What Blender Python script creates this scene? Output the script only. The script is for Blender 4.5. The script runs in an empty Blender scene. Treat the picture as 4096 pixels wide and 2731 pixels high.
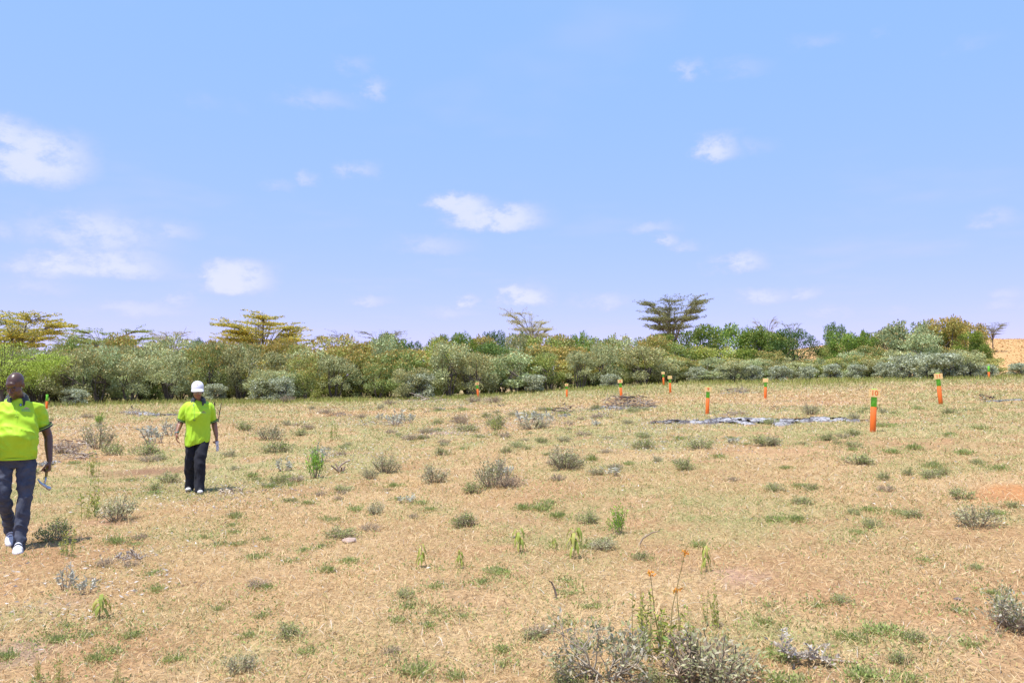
import bpy, bmesh, math, random
import numpy as np
from mathutils import Vector, Matrix, Quaternion
from mathutils.bvhtree import BVHTree

scene = bpy.context.scene
COL = scene.collection
PI = math.pi
rnd = random.Random(7)

# ------------------------------------------------------------------ camera
CAM_Z = 1.6
LENS = 28.0
FPX = 4096 * LENS / 36.0
HORIZON = 1545.0
PITCH = math.atan((HORIZON - 1365.5) / FPX)
cam_data = bpy.data.cameras.new('camera')
cam_data.lens = LENS
cam_data.sensor_width = 36.0
cam_data.clip_start = 0.05
cam_data.clip_end = 20000
cam = bpy.data.objects.new('camera', cam_data)
COL.objects.link(cam)
cam.location = (0, 0, CAM_Z)
cam.rotation_euler = (PI / 2 + PITCH, 0, 0)
scene.camera = cam

# ------------------------------------------------------------------ sun, sky, exposure
SUN_DIR = Vector((-0.25, -0.20, 0.95)).normalized()          # towards the sun: high, to the left
SUN_EL = math.asin(SUN_DIR.z)
SUN_AZ = math.atan2(SUN_DIR.x, SUN_DIR.y)
sun_l = bpy.data.lights.new('sun', 'SUN')
sun_l.energy = 3.5
sun_l.angle = math.radians(0.53)
sun_l.color = (1.0, 0.955, 0.88)
sun = bpy.data.objects.new('sun', sun_l)
COL.objects.link(sun)
sun.rotation_euler = SUN_DIR.to_track_quat('Z', 'Y').to_euler()
sun.location = (-20, -10, 60)

scene.view_settings.view_transform = 'Standard'
scene.view_settings.look = 'None'
scene.view_settings.exposure = 0.90
scene.view_settings.gamma = 1.0
scene.view_settings.use_curve_mapping = False
scene.render.engine = 'CYCLES'
scene.cycles.max_bounces = 6
scene.cycles.diffuse_bounces = 3
scene.cycles.transparent_max_bounces = 6

SKY_STRENGTH = 0.135
world = bpy.data.worlds.new('World')
scene.world = world
world.use_nodes = True


class NT:
    """small helper around a node tree"""
    def __init__(self, tree):
        self.t = tree
        tree.nodes.clear()

    def n(self, kind, **kw):
        nd = self.t.nodes.new(kind)
        for k, v in kw.items():
            setattr(nd, k, v)
        return nd

    def put(self, socket, v):
        if isinstance(v, bpy.types.NodeSocket):
            self.t.links.new(v, socket)
        else:
            socket.default_value = v

    def m(self, op, a, b=None, c=None, clamp=False):
        nd = self.n('ShaderNodeMath', operation=op, use_clamp=clamp)
        self.put(nd.inputs[0], a)
        if b is not None:
            self.put(nd.inputs[1], b)
        if c is not None:
            self.put(nd.inputs[2], c)
        return nd.outputs[0]

    def mix(self, f, a, b, blend='MIX'):
        nd = self.n('ShaderNodeMix', data_type='RGBA', blend_type=blend)
        self.put(nd.inputs['Factor'], f)
        self.put(nd.inputs[6], a)
        self.put(nd.inputs[7], b)
        return nd.outputs[2]

    def smooth(self, v, lo, hi):
        nd = self.n('ShaderNodeMapRange', interpolation_type='SMOOTHSTEP')
        self.put(nd.inputs[0], v)
        nd.inputs[1].default_value = lo
        nd.inputs[2].default_value = hi
        return nd.outputs[0]

    def noise(self, vec, scale, detail=4, rough=0.55):
        nd = self.n('ShaderNodeTexNoise')
        if vec is not None:
            self.put(nd.inputs['Vector'], vec)
        nd.inputs['Scale'].default_value = scale
        nd.inputs['Detail'].default_value = detail
        nd.inputs['Roughness'].default_value = rough
        return nd


def pix_dir(u, v):
    """direction in the world through a point of the photograph (4096 x 2731)"""
    x = (u - 2048) / FPX
    y = (1365.5 - v) / FPX
    cp, sp = math.cos(PITCH), math.sin(PITCH)
    return Vector((x, cp - y * sp, sp + y * cp)).normalized()


# every cloud seen: u, v, half width, height above and below its middle, whiteness (v of the flat base side)
CLOUDS = [
    (150, 645, 230, 95, 50, 0.85), (60, 590, 120, 80, 60, 0.75), (410, 945, 300, 85, 50, 0.6), (700, 935, 130, 40, 35, 0.45), (20, 940, 70, 40, 40, 0.4),
    (260, 1065, 150, 45, 45, 0.75), (450, 1065, 260, 55, 40, 0.7), (170, 1085, 200, 45, 30, 0.55), (950, 1120, 150, 65, 45, 0.9), (720, 1200, 60, 35, 30, 0.45),
    (1850, 835, 130, 45, 50, 0.9), (1990, 880, 200, 55, 38, 0.92), (1740, 990, 190, 40, 30, 0.42), (1500, 375, 75, 45, 50, 0.5), (1280, 405, 190, 40, 45, 0.38),
    (1420, 270, 80, 35, 25, 0.35), (800, 410, 90, 30, 35, 0.25), (930, 430, 90, 25, 30, 0.18), (1110, 750, 90, 25, 28, 0.35), (1240, 725, 55, 35, 30, 0.42), (1440, 690, 90, 35, 22, 0.48),
    (2100, 1195, 115, 45, 32, 0.85), (1875, 1205, 40, 30, 30, 0.6), (1480, 1200, 90, 20, 18, 0.5), (1800, 1250, 150, 22, 18, 0.4), (2420, 1210, 140, 35, 32, 0.5),
    (2870, 600, 85, 55, 45, 0.7), (3010, 600, 110, 40, 30, 0.32), (2770, 285, 55, 45, 40, 0.42), (2980, 280, 130, 40, 35, 0.3), (3280, 170, 120, 28, 28, 0.3), (3510, 135, 40, 25, 25, 0.2), (3900, 175, 110, 30, 40, 0.22),
    (2620, 915, 110, 28, 28, 0.42), (2660, 970, 60, 28, 25, 0.62), (2740, 990, 90, 25, 22, 0.42), (2960, 1055, 115, 38, 28, 0.7), (3060, 1190, 140, 35, 28, 0.55), (3230, 1185, 70, 35, 30, 0.5), (3350, 1250, 90, 25, 20, 0.4),
    (3990, 885, 100, 40, 35, 0.42), (4040, 1180, 90, 25, 22, 0.4), (4030, 1225, 120, 25, 20, 0.4), (560, 1240, 260, 28, 25, 0.45), (130, 1150, 220, 30, 25, 0.4), (3600, 1245, 60, 20, 18, 0.3), (2120, 1160, 60, 40, 25, 0.4),
]


def build_world():
    g = NT(world.node_tree)
    sky = g.n('ShaderNodeTexSky', sky_type='NISHITA')
    sky.sun_disc = False
    sky.sun_elevation = SUN_EL
    sky.sun_rotation = SUN_AZ
    sky.altitude = 1800
    sky.air_density = 1.0
    sky.dust_density = SKY_DUST
    sky.ozone_density = 3.0
    tc = g.n('ShaderNodeTexCoord')
    sep = g.n('ShaderNodeSeparateXYZ')
    g.put(sep.inputs[0], tc.outputs['Generated'])
    az = g.m('ARCTAN2', sep.outputs[0], sep.outputs[1])
    el = g.m('ARCSINE', sep.outputs[2])
    # ragged edges: shift the angles by fractal noise
    comb0 = g.n('ShaderNodeCombineXYZ')
    g.put(comb0.inputs[0], az)
    g.put(comb0.inputs[1], g.m('MULTIPLY', el, 1.6))
    n1 = g.noise(comb0.outputs[0], 24.0, 6, 0.66)
    sn = g.n('ShaderNodeSeparateColor')
    g.put(sn.inputs[0], n1.outputs['Color'])
    azw = g.m('ADD', az, g.m('MULTIPLY', g.m('SUBTRACT', sn.outputs[0], 0.5), 0.085))
    elw = g.m('ADD', el, g.m('MULTIPLY', g.m('SUBTRACT', sn.outputs[1], 0.5), 0.026))
    # the clouds stand in a few tiers; along each tier a ramp over the azimuth says how thick, how high and how tall a cloud is
    A0, A1 = -0.72, 0.72
    tpos = g.m('DIVIDE', g.m('SUBTRACT', azw, A0), A1 - A0, clamp=True)
    tiers = []
    for (u, v, rx, up, dn, a) in sorted(CLOUDS):
        d = pix_dir(u, v)
        ca, ce = math.atan2(d.x, d.y), math.asin(d.z)
        w = rx * 1.6 / FPX * math.cos(ca)
        lo, hi = (ca - w - A0) / (A1 - A0), (ca + w - A0) / (A1 - A0)
        it = (lo, (lo + hi) / 2, hi, a, ce, up * 1.55 / FPX, dn / up)
        for t in tiers:
            if t[-1][2] + 0.006 < lo and len(t) < 9:
                t.append(it)
                break
        else:
            tiers.append([it])
    total = None
    for t in tiers:
        rp = g.n('ShaderNodeValToRGB')
        cr = rp.color_ramp
        cr.interpolation = 'EASE'
        stops = []
        for (lo, c, hi, a, ce, h, q) in t:
            for pos, k in ((lo, 0.0), (c, 1.0), (hi, 0.0)):
                stops.append((max(0.0, min(1.0, pos)), (a * k, ce, h * 5.0, 1)))
        while len(cr.elements) < len(stops):
            cr.elements.new(0.5)
        for e, (pos, c) in zip(cr.elements, stops):
            e.position = pos
            e.color = c
        for e, (pos, c) in zip(cr.elements, stops):
            e.position = pos
            e.color = c
        g.put(rp.inputs[0], tpos)
        sc = g.n('ShaderNodeSeparateColor')
        g.put(sc.inputs[0], rp.outputs[0])
        y = g.m('DIVIDE', g.m('SUBTRACT', elw, sc.outputs[1]), g.m('MULTIPLY', sc.outputs[2], 0.2))
        y = g.m('MAXIMUM', y, g.m('MULTIPLY', y, -1.5))
        w = g.m('MULTIPLY', sc.outputs[0], g.m('SUBTRACT', 1.0, g.m('MULTIPLY', y, y), clamp=True))
        total = w if total is None else g.m('MAXIMUM', total, w)
    total = g.m('MULTIPLY', total, 1.25)
    # the same broken cloud goes on all round, thin and low
    flat = g.n('ShaderNodeCombineXYZ')
    g.put(flat.inputs[0], g.m('DIVIDE', sep.outputs[0], g.m('ADD', g.m('ABSOLUTE', sep.outputs[2]), 0.06)))
    g.put(flat.inputs[1], g.m('DIVIDE', sep.outputs[1], g.m('ADD', g.m('ABSOLUTE', sep.outputs[2]), 0.06)))
    nb = g.noise(flat.outputs[0], 0.75, 4, 0.6)
    thin = g.m('MULTIPLY', g.smooth(nb.outputs['Fac'], 0.50, 0.76), 0.34)
    # wisps thin out the placed clouds
    holes = g.smooth(n1.outputs['Fac'], 0.18, 0.62)
    total = g.m('MULTIPLY', total, g.m('ADD', 0.30, g.m('MULTIPLY', holes, 0.85)))
    dens = g.m('MAXIMUM', g.smooth(total, 0.02, 1.08), thin)
    dens = g.m('MULTIPLY', dens, 0.64, clamp=True)
    tint = g.mix(1.0, sky.outputs[0], SKY_TINT, 'MULTIPLY')
    tint = g.mix(1.0, tint, SKY_VEIL, 'ADD')               # an even pale veil over the whole dome
    cloudc = g.mix(g.smooth(total, 0.2, 0.9), tuple(c / SKY_STRENGTH for c in (0.41, 0.395, 0.555)) + (1,),
                   tuple(c / SKY_STRENGTH for c in (0.495, 0.49, 0.575)) + (1,))
    col = g.mix(dens, tint, cloudc)
    bg = g.n('ShaderNodeBackground')
    g.put(bg.inputs[0], col)
    bg.inputs[1].default_value = SKY_STRENGTH
    out = g.n('ShaderNodeOutputWorld')
    g.t.links.new(bg.outputs[0], out.inputs[0])


SKY_TINT = (0.45, 0.165, 0.31, 1)
SKY_VEIL = tuple(c / 1.87 / SKY_STRENGTH for c in (0.215, 0.485, 0.75)) + (1,)
SKY_DUST = 0.6
build_world()

# ------------------------------------------------------------------ numbers: noise, terrain
def _hash(ix, iy, iz, seed):
    h = (ix * 374761393 + iy * 668265263 + iz * 2147483647 + seed * 1274126177).astype(np.int64)
    h = (h ^ (h >> 13)) * 1274126177
    h = h & 0x7fffffff
    h = (h ^ (h >> 16)) * 2246822519
    return ((h & 0xffffff) / float(0xffffff))


def vnoise(P, seed=0):
    P = np.asarray(P, dtype=np.float64)
    if P.shape[1] == 2:
        P = np.column_stack([P, np.zeros(len(P))])
    I = np.floor(P).astype(np.int64)
    F = P - I
    F = F * F * (3 - 2 * F)
    r = 0
    for dx in (0, 1):
        for dy in (0, 1):
            for dz in (0, 1):
                w = (F[:, 0] if dx else 1 - F[:, 0]) * (F[:, 1] if dy else 1 - F[:, 1]) * (F[:, 2] if dz else 1 - F[:, 2])
                r = r + w * _hash(I[:, 0] + dx, I[:, 1] + dy, I[:, 2] + dz, seed)
    return r


def fbm(P, octaves=4, seed=0, gain=0.5):
    P = np.asarray(P, dtype=np.float64)
    r, a, t = 0, 1.0, 0
    for o in range(octaves):
        r = r + a * vnoise(P * (2 ** o) + 17.3 * o, seed + o)
        t += a
        a *= gain
    return r / t


def sstep(x, a, b):
    t = np.clip((x - a) / (b - a), 0, 1)
    return t * t * (3 - 2 * t)


def tz(X, Y):
    """height of the ground: level near the camera, rising gently away and to the right, a low hill far right"""
    X = np.asarray(X, dtype=np.float64)
    Y = np.asarray(Y, dtype=np.float64)
    Xc = 45 * np.tanh(np.maximum(X, 0) / 45.0) * 1.05
    b = np.where(X > 0, 0.041 * Xc, -0.35 * (1 - np.exp(np.minimum(X, 0) * 0.04 / 0.35)))
    Yc = np.where(Y < 60, np.maximum(Y, -5), 60 + 15 * (1 - np.exp(-np.maximum(Y - 60, 0) / 15)))
    z = b * sstep(Y, -12, 10) + 0.0155 * Yc
    z = z + 0.42 * np.exp(-((X - 15) / 13.0) ** 2 - ((Y - 60) / 9.0) ** 2)
    z = z + 8.5 * sstep(Y, 70, 175) * sstep(X, 22, 80)
    P = np.column_stack([np.ravel(X), np.ravel(Y)])
    bump = (fbm(P * 0.35, 2, 5) - 0.5) * 0.10 + (fbm(P * 1.3, 2, 9) - 0.5) * 0.045
    bump = bump.reshape(X.shape) if X.shape else float(bump[0])
    return z + bump * (1 - sstep(Y, 70, 200))


def gz(x, y):
    return float(tz(np.array([x]), np.array([y]))[0])


def on_ground(u, v):
    """where the line of sight through (u, v) meets the ground"""
    d = np.array(pix_dir(u, v))
    t = T_MARCH
    for _ in range(3):
        P = d[None, :] * t[:, None]
        below = P[:, 2] + CAM_Z < tz(P[:, 0], P[:, 1])
        if not below.any():
            return None
        k = int(np.argmax(below))
        t = np.linspace(t[max(k - 1, 0)], t[k], 14)
    q = d * t[-1]
    return Vector((q[0], q[1], q[2] + CAM_Z))


T_MARCH = np.concatenate([np.arange(2.0, 30, 0.3), 30 * 1.02 ** np.arange(0, 130)])


def at_depth(u, Y):
    """ground point at distance Y in the direction of column u"""
    X = (u - 2048) / FPX * Y
    return Vector((X, Y, gz(X, Y)))


def height_of(v, Y):
    """height in the world of row v at distance Y"""
    return CAM_Z + (HORIZON - v) / FPX * Y


# ------------------------------------------------------------------ mesh helpers
def mesh_np(name, V, F, mat, C=None, smooth=False):
    """V (n,3); F (m,3) or (m,4) or list of both; C (n,3) colours"""
    me = bpy.data.meshes.new(name)
    V = np.asarray(V, dtype=np.float32)
    Fs = F if isinstance(F, list) else [F]
    Fs = [np.asarray(f, dtype=np.int32) for f in Fs if len(f)]
    me.vertices.add(len(V))
    me.vertices.foreach_set('co', V.ravel())
    nl = sum(f.size for f in Fs)
    npoly = sum(len(f) for f in Fs)
    me.loops.add(nl)
    me.polygons.add(npoly)
    me.loops.foreach_set('vertex_index', np.concatenate([f.ravel() for f in Fs]))
    tot = np.concatenate([np.full(len(f), f.shape[1], dtype=np.int32) for f in Fs])
    start = np.concatenate([[0], np.cumsum(tot)[:-1]]).astype(np.int32)
    me.polygons.foreach_set('loop_start', start)
    me.polygons.foreach_set('loop_total', tot)
    if smooth:
        me.polygons.foreach_set('use_smooth', np.ones(npoly, dtype=bool))
    me.update(calc_edges=True)
    if C is not None:
        C = np.asarray(C, dtype=np.float32)
        at = me.color_attributes.new('Col', 'FLOAT_COLOR', 'POINT')
        at.data.foreach_set('color', np.column_stack([C, np.ones(len(C), dtype=np.float32)]).ravel())
    if mat:
        me.materials.append(mat)
    return me


def link(name, me, parent=None, loc=None):
    o = bpy.data.objects.new(name, me)
    COL.objects.link(o)
    if parent is not None:
        o.parent = parent
    if loc is not None:
        o.location = loc
    return o


def empty(name, loc=(0, 0, 0), rz=0.0, scale=1.0):
    o = bpy.data.objects.new(name, None)
    o.empty_display_size = 0.2
    COL.objects.link(o)
    o.location = loc
    o.rotation_euler = (0, 0, rz)
    o.scale = (scale,) * 3 if not isinstance(scale, tuple) else scale
    return o


def tag(o, label, cat, group=None, kind=None):
    o['label'] = label
    if cat:
        o['category'] = cat
    if group:
        o['group'] = group
    if kind:
        o['kind'] = kind
    return o


class Geo:
    """collects vertices, faces and colours"""
    def __init__(self):
        self.V, self.F3, self.F4, self.C, self.n = [], [], [], [], 0

    def add(self, V, F, C=None):
        V = np.asarray(V, dtype=np.float64)
        F = np.asarray(F, dtype=np.int64)
        (self.F3 if F.shape[1] == 3 else self.F4).append(F + self.n)
        self.V.append(V)
        if C is None:
            C = np.full((len(V), 3), 0.5)
        C = np.asarray(C, dtype=np.float64)
        if C.ndim == 1:
            C = np.tile(C, (len(V), 1))
        self.C.append(C)
        self.n += len(V)

    def mesh(self, name, mat, smooth=False):
        F = []
        if self.F3:
            F.append(np.concatenate(self.F3))
        if self.F4:
            F.append(np.concatenate(self.F4))
        return mesh_np(name, np.concatenate(self.V), F, mat, np.concatenate(self.C), smooth)


def unit(a):
    return a / np.maximum(np.linalg.norm(a, axis=-1, keepdims=True), 1e-9)


def rdirs(rs, n):
    return unit(rs.normal(size=(n, 3)))


def leaves(P, D, L, W, rs, cup=0.0, face=None):
    """one kite-shaped leaf per row: base P, direction D, length L, width W"""
    n = len(P)
    L = np.broadcast_to(L, (n,))[:, None]
    W = np.broadcast_to(W, (n,))[:, None]
    S = unit(np.cross(D, rdirs(rs, n) if face is None else face))
    N = np.cross(S, D)
    V = np.empty((n, 4, 3))
    V[:, 0] = P
    V[:, 1] = P + D * L * 0.45 + S * W * 0.5 + N * W * cup
    V[:, 2] = P + D * L
    V[:, 3] = P + D * L * 0.45 - S * W * 0.5 + N * W * cup
    F = np.arange(n * 4).reshape(n, 4)
    return V.reshape(-1, 3), F


def tint(rs, n, palette, weights, jitter=0.18, rep=4):
    """a colour per leaf taken from a palette"""
    pal = np.asarray(palette)
    w = np.asarray(weights, dtype=float)
    idx = rs.choice(len(pal), size=n, p=w / w.sum())
    c = pal[idx] * (1 + rs.uniform(-jitter, jitter, size=(n, 1)))
    return np.repeat(c, rep, axis=0)


def tube(pts, rad, sides=5, cap=True):
    """tapered tube along a path"""
    pts = np.asarray(pts, dtype=np.float64)
    rad = np.broadcast_to(np.asarray(rad, dtype=np.float64), (len(pts),))
    T = np.gradient(pts, axis=0)
    T = unit(T)
    ref = np.array([0.0, 0.0, 1.0]) if abs(T[:, 2]).mean() < 0.8 else np.array([1.0, 0.0, 0.0])
    A = unit(np.cross(T, ref))
    B = np.cross(T, A)
    ang = np.arange(sides) * 2 * PI / sides
    ring = A[:, None, :] * np.cos(ang)[None, :, None] + B[:, None, :] * np.sin(ang)[None, :, None]
    V = pts[:, None, :] + ring * rad[:, None, None]
    n = len(pts)
    F = []
    for i in range(n - 1):
        for j in range(sides):
            k = (j + 1) % sides
            F.append((i * sides + j, (i + 1) * sides + j, (i + 1) * sides + k, i * sides + k))
    V = V.reshape(-1, 3)
    if cap:
        V = np.vstack([V, pts[0], pts[-1]])
        a, b = len(V) - 2, len(V) - 1
        for j in range(sides):
            k = (j + 1) % sides
            F.append((j, k, a, a))
            F.append(((n - 1) * sides + k, (n - 1) * sides + j, b, b))
    F = np.asarray(F)
    return V, F


def tube_add(geo, pts, rad, col, sides=5):
    V, F = tube(pts, rad, sides, cap=False)
    geo.add(V, F, np.asarray(col))


# ------------------------------------------------------------------ materials
def mat_attr(name, rough=0.7, trans=0.0, spec=0.3, bump=0.0, bump_scale=40.0):
    """colour from the object's own colour attribute"""
    m = bpy.data.materials.new(name)
    m.use_nodes = True
    g = NT(m.node_tree)
    at = g.n('ShaderNodeAttribute', attribute_name='Col')
    p = g.n('ShaderNodeBsdfPrincipled')
    g.put(p.inputs['Base Color'], at.outputs['Color'])
    p.inputs['Roughness'].default_value = rough
    p.inputs['Specular IOR Level'].default_value = spec
    out = g.n('ShaderNodeOutputMaterial')
    sh = p.outputs[0]
    if bump:
        tc = g.n('ShaderNodeTexCoord')
        nz = g.noise(tc.outputs['Object'], bump_scale, 4)
        b = g.n('ShaderNodeBump')
        b.inputs['Strength'].default_value = bump
        b.inputs['Distance'].default_value = 0.02
        g.put(b.inputs['Height'], nz.outputs['Fac'])
        g.put(p.inputs['Normal'], b.outputs[0])
    if trans:
        t = g.n('ShaderNodeBsdfTranslucent')
        g.put(t.inputs[0], at.outputs['Color'])
        mx = g.n('ShaderNodeMixShader')
        mx.inputs[0].default_value = trans
        g.t.links.new(sh, mx.inputs[1])
        g.t.links.new(t.outputs[0], mx.inputs[2])
        sh = mx.outputs[0]
    g.t.links.new(sh, out.inputs[0])
    return m


def mat_noise(name, c1, c2, scale=8.0, rough=0.7, spec=0.3, bump=0.2, lo=0.35, hi=0.65, metal=0.0, fine=None, coat=0.0):
    """two real colours mixed by fractal noise, with a little relief"""
    m = bpy.data.materials.new(name)
    m.use_nodes = True
    g = NT(m.node_tree)
    tc = g.n('ShaderNodeTexCoord')
    nz = g.noise(tc.outputs['Object'], scale, 6, 0.6)
    f = g.smooth(nz.outputs['Fac'], lo, hi)
    col = g.mix(f, tuple(c1) + (1,), tuple(c2) + (1,))
    p = g.n('ShaderNodeBsdfPrincipled')
    g.put(p.inputs['Base Color'], col)
    p.inputs['Roughness'].default_value = rough
    p.inputs['Specular IOR Level'].default_value = spec
    p.inputs['Metallic'].default_value = metal
    p.inputs['Coat Weight'].default_value = coat
    if bump:
        n2 = g.noise(tc.outputs['Object'], fine or scale * 4, 4)
        b = g.n('ShaderNodeBump')
        b.inputs['Strength'].default_value = bump
        b.inputs['Distance'].default_value = 0.01
        g.put(b.inputs['Height'], n2.outputs['Fac'])
        g.put(p.inputs['Normal'], b.outputs[0])
    out = g.n('ShaderNodeOutputMaterial')
    g.t.links.new(p.outputs[0], out.inputs[0])
    return m


M_LEAF = mat_attr('leaf', 0.6, 0.28, 0.3)
M_DRY = mat_attr('dry_grass', 0.75, 0.18, 0.2)
M_BARK = mat_attr('bark', 0.85, 0.0, 0.2, 0.6, 18)
M_TWIG = mat_attr('twig', 0.85, 0.0, 0.2)

# ------------------------------------------------------------------ the ground
# places where the soil itself looks different: u, v, half width px, half height px, colour, strength
SOIL = [
    (4060, 1965, 190, 45, (0.50, 0.235, 0.095), 0.95), (3930, 1985, 120, 14, (0.48, 0.23, 0.10), 0.7),
    (640, 1885, 190, 16, (0.27, 0.155, 0.09), 0.85), (480, 1890, 120, 14, (0.27, 0.15, 0.09), 0.6),
    (3060, 2310, 120, 35, (0.46, 0.29, 0.21), 0.8), (2120, 2090, 160, 16, (0.36, 0.21, 0.11), 0.6),
    (490, 2090, 70, 14, (0.34, 0.19, 0.12), 0.8), (1960, 1935, 130, 14, (0.36, 0.22, 0.13), 0.5),
    (1230, 1960, 90, 10, (0.34, 0.20, 0.11), 0.6), (1900, 2380, 160, 25, (0.42, 0.26, 0.14), 0.6),
    (120, 2640, 160, 40, (0.36, 0.25, 0.19), 0.7), (330, 2400, 130, 30, (0.36, 0.22, 0.14), 0.6),
    (1730, 1735, 80, 8, (0.40, 0.26, 0.24), 0.7), (3560, 1508, 60, 5, (0.48, 0.27, 0.15), 0.8),
    (2200, 1690, 300, 12, (0.44, 0.28, 0.16), 0.5), (3900, 2560, 200, 45, (0.46, 0.31, 0.18), 0.5),
    (1150, 2300, 220, 40, (0.44, 0.28, 0.15), 0.5), (2750, 1990, 0.1, 0.1, (0.4, 0.3, 0.2), 0.0),
]
# greener places
GREEN = [
    (2560, 2050, 520, 80, 0.8), (3050, 2060, 400, 80, 0.75), (2150, 2200, 320, 70, 0.65), (2900, 1760, 350, 25, 0.5), (1380, 2600, 300, 60, 0.4),
    (3300, 2650, 350, 80, 0.7), (3950, 1720, 300, 25, 0.4), (3900, 2070, 180, 40, 0.5), (2900, 2650, 300, 80, 0.5), (120, 2480, 160, 60, 0.4),
    (3650, 1800, 260, 30, 0.45), (1700, 2050, 220, 40, 0.35), (700, 2500, 220, 50, 0.25), (2500, 1880, 600, 35, 0.6), (1300, 1800, 350, 30, 0.5), (700, 2150, 250, 60, 0.45),
]


def _spots(lst):
    out = []
    for s in lst:
        c = on_ground(s[0], s[1])
        e = on_ground(s[0], max(s[1] - s[3], 1500))
        w = on_ground(s[0] + s[2], s[1])
        out.append((c.x, c.y, abs(w.x - c.x) + 0.05, abs(e.y - c.y) + 0.12) + tuple(s[4:]))
    return out


SOIL_W = _spots(SOIL)
GREEN_W = _spots(GREEN)


def ground_tone(X, Y):
    """the colour of the ground sheet and how green and how bare it is"""
    P = np.column_stack([X, Y])
    warp = np.column_stack([fbm(P * 0.7, 3, 61) - 0.5, fbm(P * 0.7, 3, 67) - 0.5])
    a = fbm(P * 0.16 + warp * 0.4, 4, 21)
    b = fbm(P * 0.55 + warp, 4, 33)
    c = fbm(P * 2.3, 3, 44)
    col = np.array([0.455, 0.297, 0.153]) * (0.82 + 0.36 * c)[:, None]
    pale = sstep(b, 0.5, 0.68)[:, None]
    col = col * (1 - 0.55 * pale) + np.array([0.53, 0.375, 0.205]) * 0.55 * pale
    red = sstep(fbm(P * 0.42 + warp + 7.0, 4, 55), 0.53, 0.68)[:, None]
    col = col * (1 - 0.55 * red) + np.array([0.40, 0.215, 0.11]) * 0.55 * red
    green = sstep(a + 0.03 * sstep(X, -6, 10), 0.40, 0.62) * sstep(c, 0.22, 0.6) * 0.72
    band = sstep(Y, 36, 55) * (1 - sstep(Y, 66, 80)) * 0.75 * (1 - sstep(X, 28, 55))
    green = np.maximum(green, band)
    bare = red[:, 0] * 0.5
    Pw = P + warp * 1.5
    for (cx, cy, rx, ry, s) in GREEN_W:
        d = ((Pw[:, 0] - cx) / rx) ** 2 + ((Pw[:, 1] - cy) / ry) ** 2
        green = np.maximum(green, s * np.exp(-d) * sstep(c, 0.25, 0.55))
    Pw = P + warp * 0.8
    for (cx, cy, rx, ry, sc, s) in SOIL_W:
        d = ((Pw[:, 0] - cx) / rx) ** 2 + ((Pw[:, 1] - cy) / ry) ** 2
        w = (s * sstep(np.exp(-d), 0.25, 0.7))
        col = col * (1 - w[:, None]) + np.array(sc) * w[:, None]
        bare = np.maximum(bare, w)
        green = green * (1 - w)
    gcol = np.array([0.335, 0.305, 0.135])
    g2 = np.clip(green * 1.0, 0, .9)[:, None]
    col = col * (1 - g2) + gcol * g2
    return col, green, bare


def build_ground():
    def axis(lo, hi, step, far, grow):
        a = list(np.arange(lo, hi + step * 0.5, step))
        x, s = a[-1], step
        while x < far:
            s *= grow
            x += s
            a.append(x)
        x, s = a[0], step
        pre = []
        while x > -far:
            s *= grow
            x -= s
            pre.append(x)
        return np.array(pre[::-1] + a)
    xs = axis(-16, 18, 0.19, 2600, 1.10)
    ys = list(np.arange(1.5, 26, 0.19))
    y, s = ys[-1], 0.19
    while y < 4000:
        s = min(s * 1.035, y * 0.08)
        y += s
        ys.append(y)
    ys = np.array([-400, -150, -60, -25, -12, -6, -3, -1, 0.5] + ys)
    XX, YY = np.meshgrid(xs, ys)
    ZZ = tz(XX, YY)
    V = np.column_stack([XX.ravel(), YY.ravel(), ZZ.ravel()])
    nx, ny = len(xs), len(ys)
    i = np.arange(nx * ny).reshape(ny, nx)
    F = np.column_stack([i[:-1, :-1].ravel(), i[:-1, 1:].ravel(), i[1:, 1:].ravel(), i[1:, :-1].ravel()])
    C, _, _ = ground_tone(V[:, 0], V[:, 1])
    # the ripe field on the far hill
    hill = (sstep(YY, 78, 95) * sstep(XX, 26, 44)).ravel()[:, None]
    C = C * (1 - hill) + np.array([0.55, 0.335, 0.145]) * hill
    m = bpy.data.materials.new('dry_ground')
    m.use_nodes = True
    g = NT(m.node_tree)
    at = g.n('ShaderNodeAttribute', attribute_name='Col')
    geo = g.n('ShaderNodeNewGeometry')
    n1 = g.noise(geo.outputs['Position'], 26.0, 6, 0.65)
    n2 = g.noise(geo.outputs['Position'], 6.0, 4, 0.6)
    v = g.m('ADD', g.m('MULTIPLY', g.smooth(n1.outputs['Fac'], 0.3, 0.72), 0.55), 0.62)
    v = g.m('MULTIPLY', v, g.m('ADD', g.m('MULTIPLY', n2.outputs['Fac'], 0.4), 0.8))
    vc = g.n('ShaderNodeCombineColor')
    for k in range(3):
        g.put(vc.inputs[k], v)
    col = g.mix(1.0, at.outputs['Color'], vc.outputs[0], 'MULTIPLY')
    p = g.n('ShaderNodeBsdfPrincipled')
    g.put(p.inputs['Base Color'], col)
    p.inputs['Roughness'].default_value = 0.95
    p.inputs['Specular IOR Level'].default_value = 0.1
    b = g.n('ShaderNodeBump')
    b.inputs['Strength'].default_value = 0.8
    b.inputs['Distance'].default_value = 0.03
    g.put(b.inputs['Height'], n1.outputs['Fac'])
    g.put(p.inputs['Normal'], b.outputs[0])
    out = g.n('ShaderNodeOutputMaterial')
    g.t.links.new(p.outputs[0], out.inputs[0])
    o = link('ground', mesh_np('ground', V, F, m, C, True))
    o['kind'] = 'structure'
    o['label'] = 'sunburnt dry grassland rising gently to the right'


build_ground()


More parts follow.
